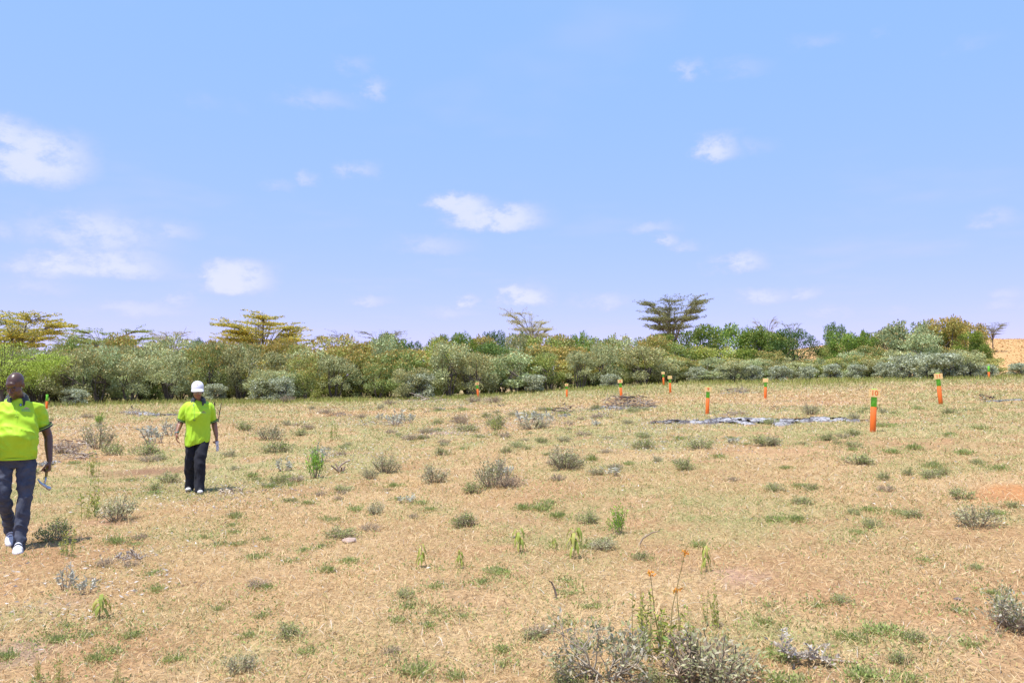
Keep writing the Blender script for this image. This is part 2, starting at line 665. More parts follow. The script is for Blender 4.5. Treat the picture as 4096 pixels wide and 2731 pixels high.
# ------------------------------------------------------------------ grass that nobody could count
def scatter(rs, n, y0, y1, power, spread=0.78):
    """points on the ground, thinning with distance"""
    u = rs.uniform(size=n)
    k = 2 - power                                  # density ~ y^-power, strip width ~ y
    if abs(k) < 1e-6:
        y = y0 * (y1 / y0) ** u
    else:
        y = (y0 ** k + u * (y1 ** k - y0 ** k)) ** (1 / k)
    x = rs.uniform(-1, 1, size=n) * (y * spread + 1.0)
    return x, y


def blades(name, label, rs, x, y, length, width, lean, palette, weights, green_pal=None, jitter=0.2, cat='grass', bare_thin=0.0):
    tone, green, bare = ground_tone(x, y)
    if bare_thin:
        keep = rs.uniform(size=len(x)) > bare * bare_thin
        x, y, green, length, width = x[keep], y[keep], green[keep], length[keep], width[keep]
    n = len(x)
    z = tz(x, y)
    th = rs.uniform(0, 2 * PI, n)
    ln = np.clip(rs.normal(lean, 0.28, n), 0.05, 1.5)
    D = np.column_stack([np.cos(th) * np.sin(ln), np.sin(th) * np.sin(ln), np.cos(ln)])
    S = np.column_stack([-np.sin(th), np.cos(th), np.zeros(n)])
    tw = rs.uniform(-0.9, 0.9, n)[:, None]
    S = unit(S * np.cos(tw) + np.cross(D, S) * np.sin(tw))
    P = np.column_stack([x, y, z + rs.uniform(-0.004, 0.01, n)])
    L, W = length[:, None], width[:, None]
    bend = np.column_stack([np.cos(th), np.sin(th), -0.4 * np.ones(n)]) * L * rs.uniform(0.05, 0.35, n)[:, None]
    V = np.empty((n, 5, 3))
    V[:, 0] = P - S * W * 0.5
    V[:, 1] = P + S * W * 0.5
    V[:, 2] = P + D * L * 0.55 + S * W * 0.42
    V[:, 3] = P + D * L * 0.55 - S * W * 0.42
    V[:, 4] = P + D * L + bend
    base = np.arange(n)[:, None] * 5
    F4 = base + np.array([[0, 1, 2, 3]])
    F3 = base + np.array([[3, 2, 4]])
    C = tint(rs, n, palette, weights, jitter, 1)
    if green_pal is not None:
        gs = rs.uniform(size=n) < green * 0.95
        gc = tint(rs, n, green_pal, [1] * len(green_pal), jitter, 1)
        C = np.where(gs[:, None], gc, C)
    C = np.repeat(C, 5, axis=0)
    o = link(name, mesh_np(name, V.reshape(-1, 3), [F3, F4], M_DRY, C))
    tag(o, label, cat, kind='stuff')
    return o


STRAW = [(0.66, 0.50, 0.285), (0.57, 0.405, 0.20), (0.50, 0.325, 0.15), (0.38, 0.235, 0.12), (0.36, 0.335, 0.13), (0.62, 0.55, 0.45), (0.54, 0.37, 0.23)]
STRAW_W = [0.25, 0.28, 0.18, 0.09, 0.09, 0.04, 0.07]
GREENS = [(0.32, 0.34, 0.12), (0.38, 0.37, 0.16), (0.27, 0.30, 0.105), (0.45, 0.41, 0.20)]


def build_grass():
    rs = np.random.RandomState(11)
    x, y = scatter(rs, 235000, 3.2, 68, 1.45)
    n = len(x)
    blades('dry_grass', 'short straw-coloured grass covering the whole clearing', rs, x, y, (0.035 + 0.0022 * y) * rs.uniform(0.55, 1.5, n),
           np.clip(0.00068 * y, 0.0034, 0.034) * rs.uniform(0.7, 1.3, n), 0.95, STRAW, STRAW_W, GREENS, bare_thin=0.8)
    x, y = scatter(rs, 170000, 3.2, 13, 1.1)
    n = len(x)
    blades('dry_grass', 'fine short straw matted over the nearest ground', rs, x, y, rs.uniform(0.022, 0.075, n), rs.uniform(0.0022, 0.0044, n), 1.0,
           STRAW, STRAW_W, GREENS, bare_thin=0.7)
    # taller yellow-green grass along the foot of the thicket
    n = 34000
    x = rs.uniform(-44, 48, n)
    y = edge_y(x) - np.abs(rs.normal(0, 3.2, n)) + 1.5
    k = fbm(np.column_stack([x, y]) * 0.35, 3, 3) + rs.uniform(-0.12, 0.12, n) > 0.46
    x, y = x[k], y[k]
    n = len(x)
    blades('tall_grass', 'taller yellow-green grass along the foot of the thicket', rs, x, y, rs.uniform(0.16, 0.42, n), rs.uniform(0.012, 0.03, n), 0.28,
           [(0.34, 0.34, 0.085), (0.27, 0.30, 0.075), (0.42, 0.36, 0.14), (0.19, 0.25, 0.06)], [0.35, 0.3, 0.2, 0.15])
    # long single straws
    x, y = scatter(rs, 1300, 4, 26, 1.0)
    n = len(x)
    blades('straw_stalks', 'long thin dry stalks standing out of the short grass', rs, x, y, rs.uniform(0.10, 0.30, n), 0.0022 + y * 0.0002, 0.8,
           [(0.66, 0.52, 0.28), (0.58, 0.42, 0.2), (0.5, 0.44, 0.3)], [0.5, 0.3, 0.2])
    # ripe stalks on the far hill
    n = 22000
    y = rs.uniform(84, 178, n)
    x = rs.uniform(30, 130, n)
    k = x < y * 0.75
    x, y = x[k], y[k]
    n = len(x)
    blades('ripe_field', 'ripe orange-brown crop on the low hill far right', rs, x, y, rs.uniform(0.15, 0.35, n), rs.uniform(0.10, 0.22, n), 1.25,
           [(0.58, 0.36, 0.16), (0.52, 0.31, 0.13), (0.62, 0.42, 0.20), (0.48, 0.31, 0.14)], [0.4, 0.3, 0.25, 0.05], cat='crop')


def edge_y(x):
    """distance of the thicket's foot at the place x"""
    x = np.asarray(x, dtype=float)
    return 56.5 - 8.0 * (1 - sstep(x, -32, -4)) + 1.6 * np.sin(x * 0.21) + 1.0 * np.sin(x * 0.53 + 1)


def build_litter():
    """white curled fallen leaves, mostly around the cleared and burnt places"""
    rs = np.random.RandomState(5)
    cs = [(1850, 1720, 1300), (1420, 1690, 900), (2300, 1640, 900), (2700, 1700, 1300), (3150, 1620, 700), (1300, 1640, 700), (2050, 1690, 800), (950, 1975, 700), (1380, 1830, 800),
          (400, 1720, 1100), (240, 1690, 600), (2620, 1770, 900), (2880, 1790, 400), (3760, 1690, 300), (330, 2380, 300), (480, 2230, 200), (150, 1850, 500), (3320, 1560, 500), (2400, 1560, 400), (1800, 1620, 900),
          (640, 1950, 300), (1750, 1610, 900), (2950, 1650, 700), (2000, 1660, 800)]
    X, Y = [], []
    for (u, v, n) in cs:
        c = on_ground(u, v)
        s = 0.035 * c.y + 0.25
        n = int(n * 0.8)
        X.append(rs.normal(c.x, s, n))
        Y.append(rs.normal(c.y, s * 1.6, n))
    x, y = scatter(rs, 2600, 4, 55, 0.5)
    X.append(x)
    Y.append(y)
    x, y = np.concatenate(X), np.concatenate(Y)
    k = (y > 3.5)
    x, y = x[k], y[k]
    n = len(x)
    th = rs.uniform(0, 2 * PI, n)
    D = unit(np.column_stack([np.cos(th), np.sin(th), rs.uniform(-0.1, 0.5, n)]))
    P = np.column_stack([x, y, tz(x, y) + rs.uniform(0.004, 0.03, n)])
    L = rs.uniform(0.018, 0.042, n) * (1 + y * 0.032)
    V, F = leaves(P, D, L, L * 0.34, rs, 0.3)
    C = tint(rs, n, [(0.62, 0.57, 0.52), (0.52, 0.44, 0.37), (0.42, 0.32, 0.24), (0.66, 0.63, 0.60)], [0.4, 0.25, 0.2, 0.15])
    o = link('leaf_litter', mesh_np('leaf_litter', V, F, M_DRY, C))
    tag(o, 'pale curled fallen leaves strewn over the dry grass', 'leaf litter', kind='stuff')


build_grass()
build_litter()

# ------------------------------------------------------------------ trees and thicket
PAL = {
    # leaf colours with weights, flower colours on the upper crown, share of flowers
    'olive':  ([(0.155, 0.165, 0.085), (0.21, 0.215, 0.125), (0.115, 0.135, 0.065), (0.36, 0.36, 0.30)], [.42, .27, .2, .11], [(0.46, 0.33, 0.11), (0.42, 0.31, 0.12), (0.36, 0.31, 0.12)], .24),
    'grey':   ([(0.20, 0.21, 0.145), (0.27, 0.275, 0.21), (0.145, 0.155, 0.10), (0.42, 0.42, 0.36)], [.38, .30, .21, .11], [(0.42, 0.33, 0.14), (0.35, 0.31, 0.15)], .12),
    'flower': ([(0.20, 0.195, 0.085), (0.155, 0.17, 0.08), (0.25, 0.24, 0.12), (0.36, 0.35, 0.28)], [.4, .3, .2, .1], [(0.50, 0.35, 0.12), (0.45, 0.32, 0.11), (0.42, 0.34, 0.14)], .36),
    'silver': ([(0.38, 0.40, 0.33), (0.26, 0.275, 0.19), (0.56, 0.58, 0.55), (0.17, 0.185, 0.11)], [.30, .28, .22, .20], [(0.50, 0.50, 0.47)], .0),
    'green':  ([(0.105, 0.175, 0.035), (0.15, 0.22, 0.05), (0.075, 0.135, 0.03), (0.21, 0.25, 0.075)], [.4, .3, .2, .1], [(0.26, 0.27, 0.075)], .05),
    'dark':   ([(0.055, 0.105, 0.035), (0.08, 0.135, 0.04), (0.12, 0.18, 0.06)], [.45, .35, .2], [(0.14, 0.18, 0.05)], .03),
    'pale':   ([(0.19, 0.225, 0.085), (0.25, 0.27, 0.11), (0.15, 0.19, 0.07), (0.33, 0.34, 0.22)], [.4, .3, .2, .1], [(0.38, 0.32, 0.11)], .12),
}


for _k, _f in (('olive', (1.70, 1.85, 1.05)), ('grey', (1.70, 1.76, 1.18)), ('flower', (1.85, 1.80, 1.0)), ('silver', (1.15, 1.16, 0.95)),
               ('green', (1.65, 1.45, 1.1)), ('dark', (1.5, 1.4, 1.1)), ('pale', (1.6, 1.65, 1.0))):
    PAL[_k] = (list(np.array(PAL[_k][0]) * _f * 1.12), PAL[_k][1], list(np.array(PAL[_k][2]) * (1.2, 1.12, 0.9)), PAL[_k][3])


def gen_bush(seed, kind, n_leaf=6500, low=0.16, leaf=0.17, open_=0.0):
    """unit bush: 1 high, crown about 1 wide; returns crown and trunk meshes"""
    rs = np.random.RandomState(seed)
    pal, wts, fpal, fshare = PAL[kind]
    # clumps spread through the crown's volume
    cl = []
    tries = 0
    while len(cl) < 27 and tries < 2500:
        tries += 1
        th = rs.uniform(0, 2 * PI)
        z = low + 0.08 + (0.82 - low) * rs.uniform(0, 1) ** 0.8
        t = (z - low) / (1 - low)
        prof = 0.50 * math.sin(PI * min(max(0.15 + t * 0.80, 0), 1)) ** 0.55
        r = prof * math.sqrt(rs.uniform(0.1, 1.0)) * 0.86
        rad = rs.uniform(0.075, 0.15)
        c = np.array([r * math.cos(th), r * math.sin(th), z])
        if all(np.linalg.norm(c - d) > 0.10 for d, _ in cl):
            cl.append((c, rad))
    # a few shoots break the outline
    for _ in range(9 if kind != 'silver' else 20):
        th = rs.uniform(0, 2 * PI)
        r = rs.uniform(0.05, 0.42)
        cl.append((np.array([r * math.cos(th), r * math.sin(th), rs.uniform(0.86, 1.0) - r * 0.35]), rs.uniform(0.035, 0.065)))
    w = np.array([rad ** 2.2 for _, rad in cl])
    idx = rs.choice(len(cl), size=n_leaf, p=w / w.sum())
    cen = np.array([c for c, _ in cl])[idx]
    rad = np.array([r for _, r in cl])[idx]
    d = rdirs(rs, n_leaf)
    q = rs.uniform(size=n_leaf) ** 0.40
    P = cen + d * (rad * q)[:, None] * np.array([1.12, 1.12, 0.9])
    D = unit(d * 0.6 + rdirs(rs, n_leaf) * 0.8 + np.array([0, 0, 0.35]))
    Ls = leaf * 0.2 * rs.uniform(0.6, 1.3, n_leaf)
    V, F = leaves(P, D, Ls, Ls * 0.46, rs, 0.12, d * 0.85 + rdirs(rs, n_leaf) * 0.75 + np.array([0, 0, 0.25]))
    C = tint(rs, n_leaf, pal, wts, 0.22)
    # a clump may lean to another shade of its own
    shade = rs.uniform(0.82, 1.18, len(cl))[idx]
    C = C * np.repeat(shade, 4)[:, None]
    if kind != 'silver':
        C = C * (0.80, 1.12, 0.95, 1.05)[seed % 4] * np.array([(1.0, 1.0, 1.0), (1.06, 1.0, .92), (.92, 1.0, 1.0)][seed % 3])
    geo = Geo()
    geo.add(V, F, C)
    # flower heads stand on the sunny upper side
    top = (P[:, 2] > 0.50 + 0.12 * rs.uniform(-1, 1, n_leaf)) & (d[:, 2] > -0.1) & (rs.uniform(size=n_leaf) < fshare * 1.6)
    if top.any():
        Pf = P[top] + d[top] * 0.02
        nf = len(Pf)
        Df = unit(rdirs(rs, nf) * 0.5 + np.array([0, 0, 1.0]))
        Lf = leaf * 0.2 * rs.uniform(0.7, 1.3, nf)
        V, F = leaves(Pf, Df, Lf, Lf * 0.6, rs, 0.2)
        geo.add(V, F, tint(rs, nf, fpal, [1] * len(fpal), 0.2))
    crown = geo.mesh('crown', M_LEAF)
    # stems
    tg = Geo()
    nst = rs.randint(4, 7)
    targets = [cl[i][0] for i in rs.permutation(min(30, len(cl)))[:nst * 3]]
    for i in range(nst):
        th = 2 * PI * i / nst + rs.uniform(-.4, .4)
        b = np.array([0.035 * math.cos(th), 0.035 * math.sin(th), -0.03])
        mid = np.array([0.15 * math.cos(th), 0.15 * math.sin(th), rs.uniform(0.28, 0.42)])
        j = b * 0.5 + mid * 0.5 + rs.uniform(-.025, .025, 3)
        tube_add(tg, [b, j, mid], [0.022, 0.018, 0.012], (0.115, 0.095, 0.08), 5)
        for k in range(3):
            e = targets[i * 3 + k] if i * 3 + k < len(targets) else mid + np.array([0, 0, .3])
            m2 = (mid + e) / 2 + rs.uniform(-.03, .03, 3)
            tube_add(tg, [mid, m2, e], [0.011, 0.007, 0.003], (0.15, 0.125, 0.105), 4)
    trunk = tg.mesh('trunk', M_BARK, True)
    return crown, trunk


def gen_acacia(seed, kind='bare', spread=1.0, layers=1.0, n_leaf=9000, lean=0.0, trunk_h=0.38):
    """unit umbrella thorn tree, 1 high and about `spread` wide, with flat sprays on level limbs"""
    rs = np.random.RandomState(seed)
    pal = {'bare': ([(0.15, 0.15, 0.085), (0.12, 0.125, 0.07), (0.185, 0.175, 0.105)], [.4, .35, .25]),
           'yellow': ([(0.42, 0.32, 0.06), (0.33, 0.27, 0.06), (0.21, 0.22, 0.08), (0.16, 0.17, 0.07)], [.30, .22, .28, .20]),
           'green': ([(0.17, 0.20, 0.07), (0.22, 0.24, 0.10), (0.14, 0.165, 0.065)], [.4, .3, .3]),
           'pale': ([(0.31, 0.29, 0.21), (0.25, 0.24, 0.16), (0.38, 0.35, 0.27)], [.4, .35, .25]),
           'feather': ([(0.22, 0.29, 0.055), (0.28, 0.34, 0.075), (0.17, 0.23, 0.045)], [.4, .35, .25])}[kind]
    pal = (list(np.array(pal[0]) * (1.75, 1.75, 1.2)), pal[1])
    bark = np.array((0.155, 0.12, 0.095)) if kind != 'pale' else np.array((0.24, 0.20, 0.17))
    tg, lg = Geo(), Geo()
    base = np.array([0, 0, -0.03])
    fork = np.array([lean * 0.15, 0, trunk_h])
    tube_add(tg, [base, base * .5 + fork * .5 + rs.uniform(-.012, .012, 3), fork], [0.026, 0.020, 0.015], bark, 7)
    sprays = []
    n_main = 9
    for i in range(n_main):
        th = 2 * PI * i / n_main + rs.uniform(-.3, .3)
        tier = rs.uniform(0.0, 1.0)
        zend = trunk_h + (1 - trunk_h) * (0.42 + 0.54 * tier) - 0.02
        rend = 0.5 * spread * (0.62 + 0.28 * rs.uniform()) * (1.0 if tier > .3 else .82)
        st = fork * rs.uniform(0.72, 1.0)
        o = np.array([math.cos(th), math.sin(th), 0])
        p1 = st + o * rend * 0.30 + np.array([0, 0, (zend - st[2]) * 0.55])
        p2 = st + o * rend * 0.66 + np.array([lean * .1, 0, (zend - st[2]) * 0.88])
        p3 = st + o * rend + np.array([lean * .15, 0, zend - st[2]])
        path = [st, p1 + rs.uniform(-.02, .02, 3), p2 + rs.uniform(-.02, .02, 3), p3]
        tube_add(tg, path, [0.010, 0.0075, 0.0045, 0.0022], bark, 5)
        pts = np.array(path)
        for k in range(int(17 * layers)):
            t = rs.uniform(0.22, 1.0) * 2.999
            a = int(t)
            q = pts[a] * (1 - (t - a)) + pts[a + 1] * (t - a)
            ph = th + rs.uniform(-1.35, 1.35)
            ln = rs.uniform(0.08, 0.21) * spread
            e = q + np.array([math.cos(ph) * ln, math.sin(ph) * ln, rs.uniform(0.0, 0.07)])
            e[2] = 0.35 * e[2] + 0.65 * (round(e[2] / 0.085) * 0.085 + rs.normal(0, 0.008))
            m2 = (q + e) / 2 + np.array([0, 0, 0.015])
            tube_add(tg, [q, m2, e], [0.0038, 0.0028, 0.0014], bark, 4)
            sprays.append((e, ph, rs.uniform(0.06, 0.12) * spread))
            sprays.append((m2, ph + rs.uniform(-.5, .5), rs.uniform(0.04, 0.07) * spread))
    # leader shoots in the middle of the crown
    for i in range(int(11 * layers)):
        th = rs.uniform(0, 2 * PI)
        e = fork + np.array([math.cos(th) * rs.uniform(0, .2) * spread, math.sin(th) * rs.uniform(0, .2) * spread, (0.97 - trunk_h) * rs.uniform(.55, 1.0)])
        tube_add(tg, [fork, (fork + e) / 2 + rs.uniform(-.02, .02, 3), e], [0.007, 0.004, 0.0015], bark, 4)
        sprays.append((e, th, rs.uniform(0.07, 0.12) * spread))
    w = np.array([s[2] ** 1.6 for s in sprays])
    idx = rs.choice(len(sprays), size=n_leaf, p=w / w.sum())
    cen = np.array([s[0] for s in sprays])[idx]
    ph = np.array([s[1] for s in sprays])[idx]
    rad = np.array([s[2] for s in sprays])[idx]
    along = rs.uniform(-0.9, 1.15, n_leaf) * rad
    across = rs.normal(0, 0.36, n_leaf) * rad * (1 - 0.4 * np.clip(along / rad, 0, 1))
    droop = 0.04 if kind != 'feather' else 0.5
    up = rs.normal(0, 0.05, n_leaf) * rad + 0.16 * np.clip(along, 0, 1) - droop * np.abs(along) * rs.uniform(0, 1, n_leaf)
    if kind == 'feather':
        up -= rs.uniform(0, 1.5, n_leaf) ** 2 * rad * 0.8
    ca, sa = np.cos(ph), np.sin(ph)
    P = cen + np.column_stack([ca * along - sa * across, sa * along + ca * across, up])
    D = unit(np.column_stack([ca, sa, np.zeros(n_leaf)]) * 0.9 + rdirs(rs, n_leaf) * np.array([.8, .8, .45]))
    L = rs.uniform(0.010, 0.022, n_leaf) * (1.2 if kind in ('yellow', 'green') else 0.95)
    if kind == 'feather':
        D = unit(D * 0.5 + np.array([0, 0, -0.8]))
        L = L * 1.5
    V, F = leaves(P, D, L, L * (0.46 if kind != 'feather' else .22), rs, 0.1)
    lg.add(V, F, tint(rs, n_leaf, pal[0], pal[1], 0.2))
    return lg.mesh('crown', M_LEAF), tg.mesh('trunk', M_BARK, True)


def plant_tree(name, meshes, loc, scale, rz, label, cat, group=None, yflip=1):
    r = empty(name, loc, rz)
    r.scale = scale
    tag(r, label, cat, group)
    link('crown', meshes[0], r)
    link('trunk', meshes[1], r)
    return r


def build_thicket():
    rs = np.random.RandomState(3)
    V = {}
    for k, cnt in (('olive', 4), ('grey', 4), ('flower', 4), ('silver', 4), ('green', 4), ('dark', 2), ('pale', 3)):
        V[k] = [gen_bush(100 + 17 * i + len(k) * 3 + ord(k[0]), k,
                         {'silver': 3600, 'dark': 7500, 'green': 7500}.get(k, 6500),
                         {'silver': -0.02, 'dark': 0.0, 'green': 0.0}.get(k, 0.05),
                         {'silver': 0.32, 'dark': 0.16}.get(k, 0.19)) for i in range(cnt)]
    for k in ('olive', 'grey', 'pale'):
        V[k + '_open'] = [gen_bush(500 + 13 * i + ord(k[0]), k, 6000, 0.13, 0.19) for i in range(4)]
    what = {
        'olive': ('olive_shrub', 'tall olive-green shrub in the dense thicket behind the clearing', 'shrub', 'olive shrubs of the thicket'),
        'grey': ('grey_shrub', 'tall grey-green shrub in the dense thicket behind the clearing', 'shrub', 'grey-green shrubs of the thicket'),
        'flower': ('flowering_shrub', 'tall shrub topped with orange-yellow flower heads in the thicket', 'shrub', 'flowering shrubs of the thicket'),
        'silver': ('silver_shrub', 'low silvery-white leaved shrub along the foot of the thicket', 'shrub', 'silver shrubs at the foot of the thicket'),
        'green': ('green_shrub', 'fresh green leafy shrub rising in the thicket', 'shrub', 'fresh green shrubs of the thicket'),
        'dark': ('dark_shrub', 'dark green dense shrub rising in the thicket', 'shrub', 'dark green shrubs of the thicket'),
        'pale': ('pale_shrub', 'pale yellow-green shrub in the thicket', 'shrub', 'pale yellow-green shrubs of the thicket'),
    }
    cnt = {}
    marks = [('the hammer carrier', 60), ('the capped person', 780), ('the charred snag', 1225), ('post six', 1912), ('post seven', 2268), ('post eight', 2485),
             ('the tallest thorn tree', 2690), ('post nine', 2832), ('the round dark shrub', 3170), ('the hill gap', 3270), ('the nearest post', 3495), ('the rightmost board', 3760), ('the orange hill', 4010)]
    ORD = ['first', 'second', 'third', 'fourth', 'fifth', 'sixth', 'seventh', 'eighth', 'ninth', 'tenth']
    pending = {}
    short = {'olive': 'olive-green shrub', 'grey': 'grey-green shrub', 'flower': 'orange-flowered shrub', 'silver': 'low silvery shrub', 'green': 'fresh green shrub', 'dark': 'dark green shrub', 'pale': 'pale yellow-green shrub'}

    def put(kind, u, Y, vtop, wpx, label=None, opened=False):
        p = at_depth(u, Y)
        h = height_of(vtop, Y) - p.z
        w = wpx / FPX * Y
        h = max(h, 0.8)
        if kind == 'silver':
            h = max(h, 1.1)
            w = min(w, h * 1.45)
        i = cnt.get(kind, 0)
        cnt[kind] = i + 1
        nm, lb, cat, grp = what[kind]
        o = plant_tree(nm, (V[kind + '_open'] if opened else V[kind])[i % 4 % len(V[kind])], p - Vector((0, 0, 0.05)), (w, w, h), rs.uniform(0, 2 * PI), label or lb, cat, grp)
        if label is None:
            row = 'at the foot' if kind == 'silver' else 'front row' if Y < edge_y(p.x) + 5.5 else 'middle row' if Y < edge_y(p.x) + 13 else 'back row'
            a = min(marks, key=lambda m: abs(m[1] - u))
            side = 'left' if u < a[1] else 'right'
            pending.setdefault((kind, row, a[0], side), []).append((abs(u - a[1]), o))

    def eY(u):
        return float(edge_y((u - 2048) / FPX * 57))

    def top(u):
        us = [-200, 150, 400, 700, 850, 1000, 1200, 1350, 1500, 1650, 1850, 1950, 2150, 2350, 2550, 2700, 2900, 3050, 3250, 3290, 3350, 3480, 3600, 3720, 3820, 3900, 3960, 4300]
        vs = [1385, 1392, 1366, 1366, 1355, 1402, 1385, 1360, 1365, 1360, 1368, 1362, 1362, 1368, 1372, 1378, 1325, 1330, 1345, 1420, 1320, 1345, 1320, 1310, 1320, 1370, 1440, 1470]
        return float(np.interp(u, us, vs)) - 14 * (u < 2650)

    def height_row(u):
        return 1478 - 40 * (u > 2600) + rs.uniform(-20, 20)

    # back row
    for i, u in enumerate(range(-150, 2640, 105)):
        u2 = u + rs.uniform(-25, 25)
        k = rs.choice(['olive', 'grey', 'flower', 'pale', 'green', 'dark'], p=[.29, .17, .30, .12, .07, .05])
        put(k, u2, eY(u2) + 14.5 + rs.uniform(-2.5, 3), top(u2) + rs.uniform(-30, 32), rs.uniform(150, 260))
    # middle row
    for i, u in enumerate(range(-150, 2640, 118)):
        u2 = u + rs.uniform(-30, 30)
        k = rs.choice(['olive', 'grey', 'flower', 'pale', 'dark', 'green'], p=[.34, .22, .24, .10, .06, .04])
        put(k, u2, eY(u2) + 8 + rs.uniform(-1.5, 1.5), top(u2) + rs.uniform(12, 62), rs.uniform(220, 310))
    # front row
    for i, u in enumerate(range(-120, 2700, 135)):
        u2 = u + rs.uniform(-35, 35)
        k = rs.choice(['olive', 'grey', 'pale'], p=[.40, .40, .20])
        Y = eY(u2) + 3.2 + rs.uniform(-.5, 1)
        put(k, u2, Y, top(u2) + rs.uniform(0, 105), rs.uniform(150, 270), opened=True)
    # low growth filling the shade behind the front row
    for i, u in enumerate(range(-120, 4000, 92)):
        u2 = u + rs.uniform(-25, 25)
        if not 3190 < u2 < 3290:
            put(rs.choice(['olive', 'grey']), u2, eY(u2) + 5.8 + rs.uniform(-.5, .8), height_row(u2) , rs.uniform(140, 190))
    # silver shrubs at the foot, those the photograph shows and what carries on between them
    for (u, vt, w) in [(300, 1530, 110), (860, 1530, 110), (1070, 1500, 150), (1130, 1490, 120), (1690, 1465, 150), (2140, 1470, 130),
                       (2440, 1500, 110), (2790, 1460, 150), (2900, 1450, 130), (3010, 1440, 140), (3120, 1450, 120), (3230, 1455, 120), (3330, 1450, 130), (3420, 1430, 140),
                       (3540, 1440, 130), (3620, 1400, 170), (3720, 1390, 180), (3800, 1410, 150), (3890, 1430, 130), (3950, 1455, 110), (4070, 1440, 130), (4170, 1440, 140)]:
        Y = eY(u) + rs.uniform(0.4, 2.0)
        put('silver', u, Y, vt + rs.uniform(0, 26), w * rs.uniform(0.85, 1.25))
        if rs.rand() < 0.5:
            put('grey', u + rs.uniform(-70, 70), Y + rs.uniform(.2, 1.2), vt + rs.uniform(-30, 30), w * 1.2, opened=True)
    # right half: fresh green and dark shrubs with a gap towards the hill
    put('green', 2640, 70, 1330, 170)
    put('green', 2800, 70, 1300, 230)
    put('green', 2930, 72, 1292, 240)
    put('pale', 2720, 66, 1370, 220)
    put('flower', 2610, 67, 1340, 190)
    put('pale', 2860, 65, 1380, 210)
    put('green', 3040, 71, 1305, 200)
    put('green', 2990, 65, 1390, 190)
    put('olive', 3070, 64, 1400, 170)
    put('green', 3065, 69, 1315, 210)
    put('pale', 3300, 68, 1378, 90)
    put('olive', 3110, 72, 1330, 180)
    put('dark', 3170, 68, 1298, 210, 'round dark green shrub just left of the gap showing the orange hill')
    put('dark', 3345, 74, 1288, 130, 'dark green shrub top just right of the gap showing the orange hill')
    put('green', 3370, 69, 1325, 190)
    put('green', 3450, 70, 1330, 180)
    put('olive', 3480, 66, 1380, 170)
    put('grey', 3560, 70, 1300, 200)
    put('grey', 3640, 68, 1276, 230)
    put('pale', 3690, 73, 1300, 210)
    put('grey', 3700, 65, 1330, 230)
    put('flower', 3790, 71, 1272, 210)
    put('flower', 3860, 72, 1276, 190)
    put('green', 3880, 67, 1325, 170)
    put('green', 3920, 66, 1370, 110)
    put('grey', 3830, 64, 1385, 180)
    put('grey', 3590, 64, 1395, 180)
    put('grey', 3260, 63.5, 1430, 130)
    put('green', 3290, 66, 1425, 110)
    put('grey', 3400, 64, 1400, 150)
    put('grey', 3130, 63.5, 1420, 150)
    for (k, u, Y, vt, w) in [('olive', 2570, 62, 1420, 200), ('grey', 2660, 61.5, 1425, 200), ('olive', 2745, 62, 1430, 190), ('grey', 2840, 61.5, 1425, 180), ('olive', 2930, 62, 1430, 180), ('grey', 3020, 61.5, 1430, 170),
                             ('olive', 3200, 62.5, 1440, 150), ('olive', 3340, 62.5, 1430, 150), ('grey', 3480, 61.5, 1430, 160), ('olive', 3540, 62, 1420, 160), ('olive', 3740, 61.5, 1420, 180), ('olive', 3900, 61.5, 1440, 130)]:
        put(k, u, Y, vt, w)
    # bits of strong green and dark tops in the middle
    put('dark', 1985, 82, 1305, 150, 'dark green shrub top on the skyline in the middle of the thicket')
    put('dark', 2080, 82, 1325, 110)
    put('green', 1540, 78, 1335, 200)
    put('green', 1490, 76, 1372, 190)
    put('green', 1760, 79, 1340, 150)
    put('dark', 1830, 80, 1335, 120)
    put('dark', 790, 80, 1350, 110)
    put('green', 2330, 78, 1325, 120)
    put('dark', 2290, 82, 1340, 130)
    put('green', 3450, 74, 1320, 60)

    # the umbrella thorn trees above the thicket
    def aca(u, Y, vtop, wpx, seed, kind, label, layers=1.0, lean=0.0, th=0.38, n=9000, rz=None):
        p = at_depth(u, Y)
        h = height_of(vtop, Y) - p.z
        w = wpx / FPX * Y
        h *= 1.05
        m = gen_acacia(seed, kind, 1.0, layers, n, lean, th)
        plant_tree('acacia_tree', m, p - Vector((0, 0, 0.1)), (w, w, h), rs.uniform(0, 2 * PI) if rz is None else rz, label, 'tree', 'umbrella thorn trees above the thicket')

    aca(2690, 86, 1168, 268, 41, 'bare', 'tallest flat-topped thorn tree with layered level branches on the skyline', 1.7, 0.0, 0.40, 25000)
    aca(2140, 92, 1254, 190, 52, 'pale', 'thin pale thorn tree leaning left, middle of the skyline', 1.3, -0.5, 0.5, 11000, 0.0)
    aca(1040, 84, 1272, 350, 63, 'yellow', 'wide yellow-flowered umbrella tree left of the middle, behind the capped person', 1.9, 0.0, 0.42, 28000)
    aca(60, 80, 1256, 380, 74, 'yellow', 'large yellow-flowered umbrella tree at the left edge of the photo', 1.9, 0.0, 0.4, 32000)
    aca(-90, 95, 1250, 300, 75, 'green', 'thorn tree cut by the left edge behind the yellow one', 1.0, 0.0, 0.42, 8000)
    aca(430, 92, 1318, 310, 85, 'green', 'low green flat-topped thorn tree second from the left edge', 1.4, 0.0, 0.5, 14000)
    aca(290, 100, 1336, 170, 86, 'green', 'small flat thorn tree between the two left umbrella trees', 0.9, 0.0, 0.55, 5000)
    aca(680, 100, 1326, 190, 96, 'pale', 'sparse pale thorn tree left of the wide yellow one', 1.0, 0.0, 0.55, 4200)
    aca(1180, 100, 1345, 180, 97, 'green', 'low thorn tree just right of the wide yellow one', 1.0, 0.0, 0.55, 5000)
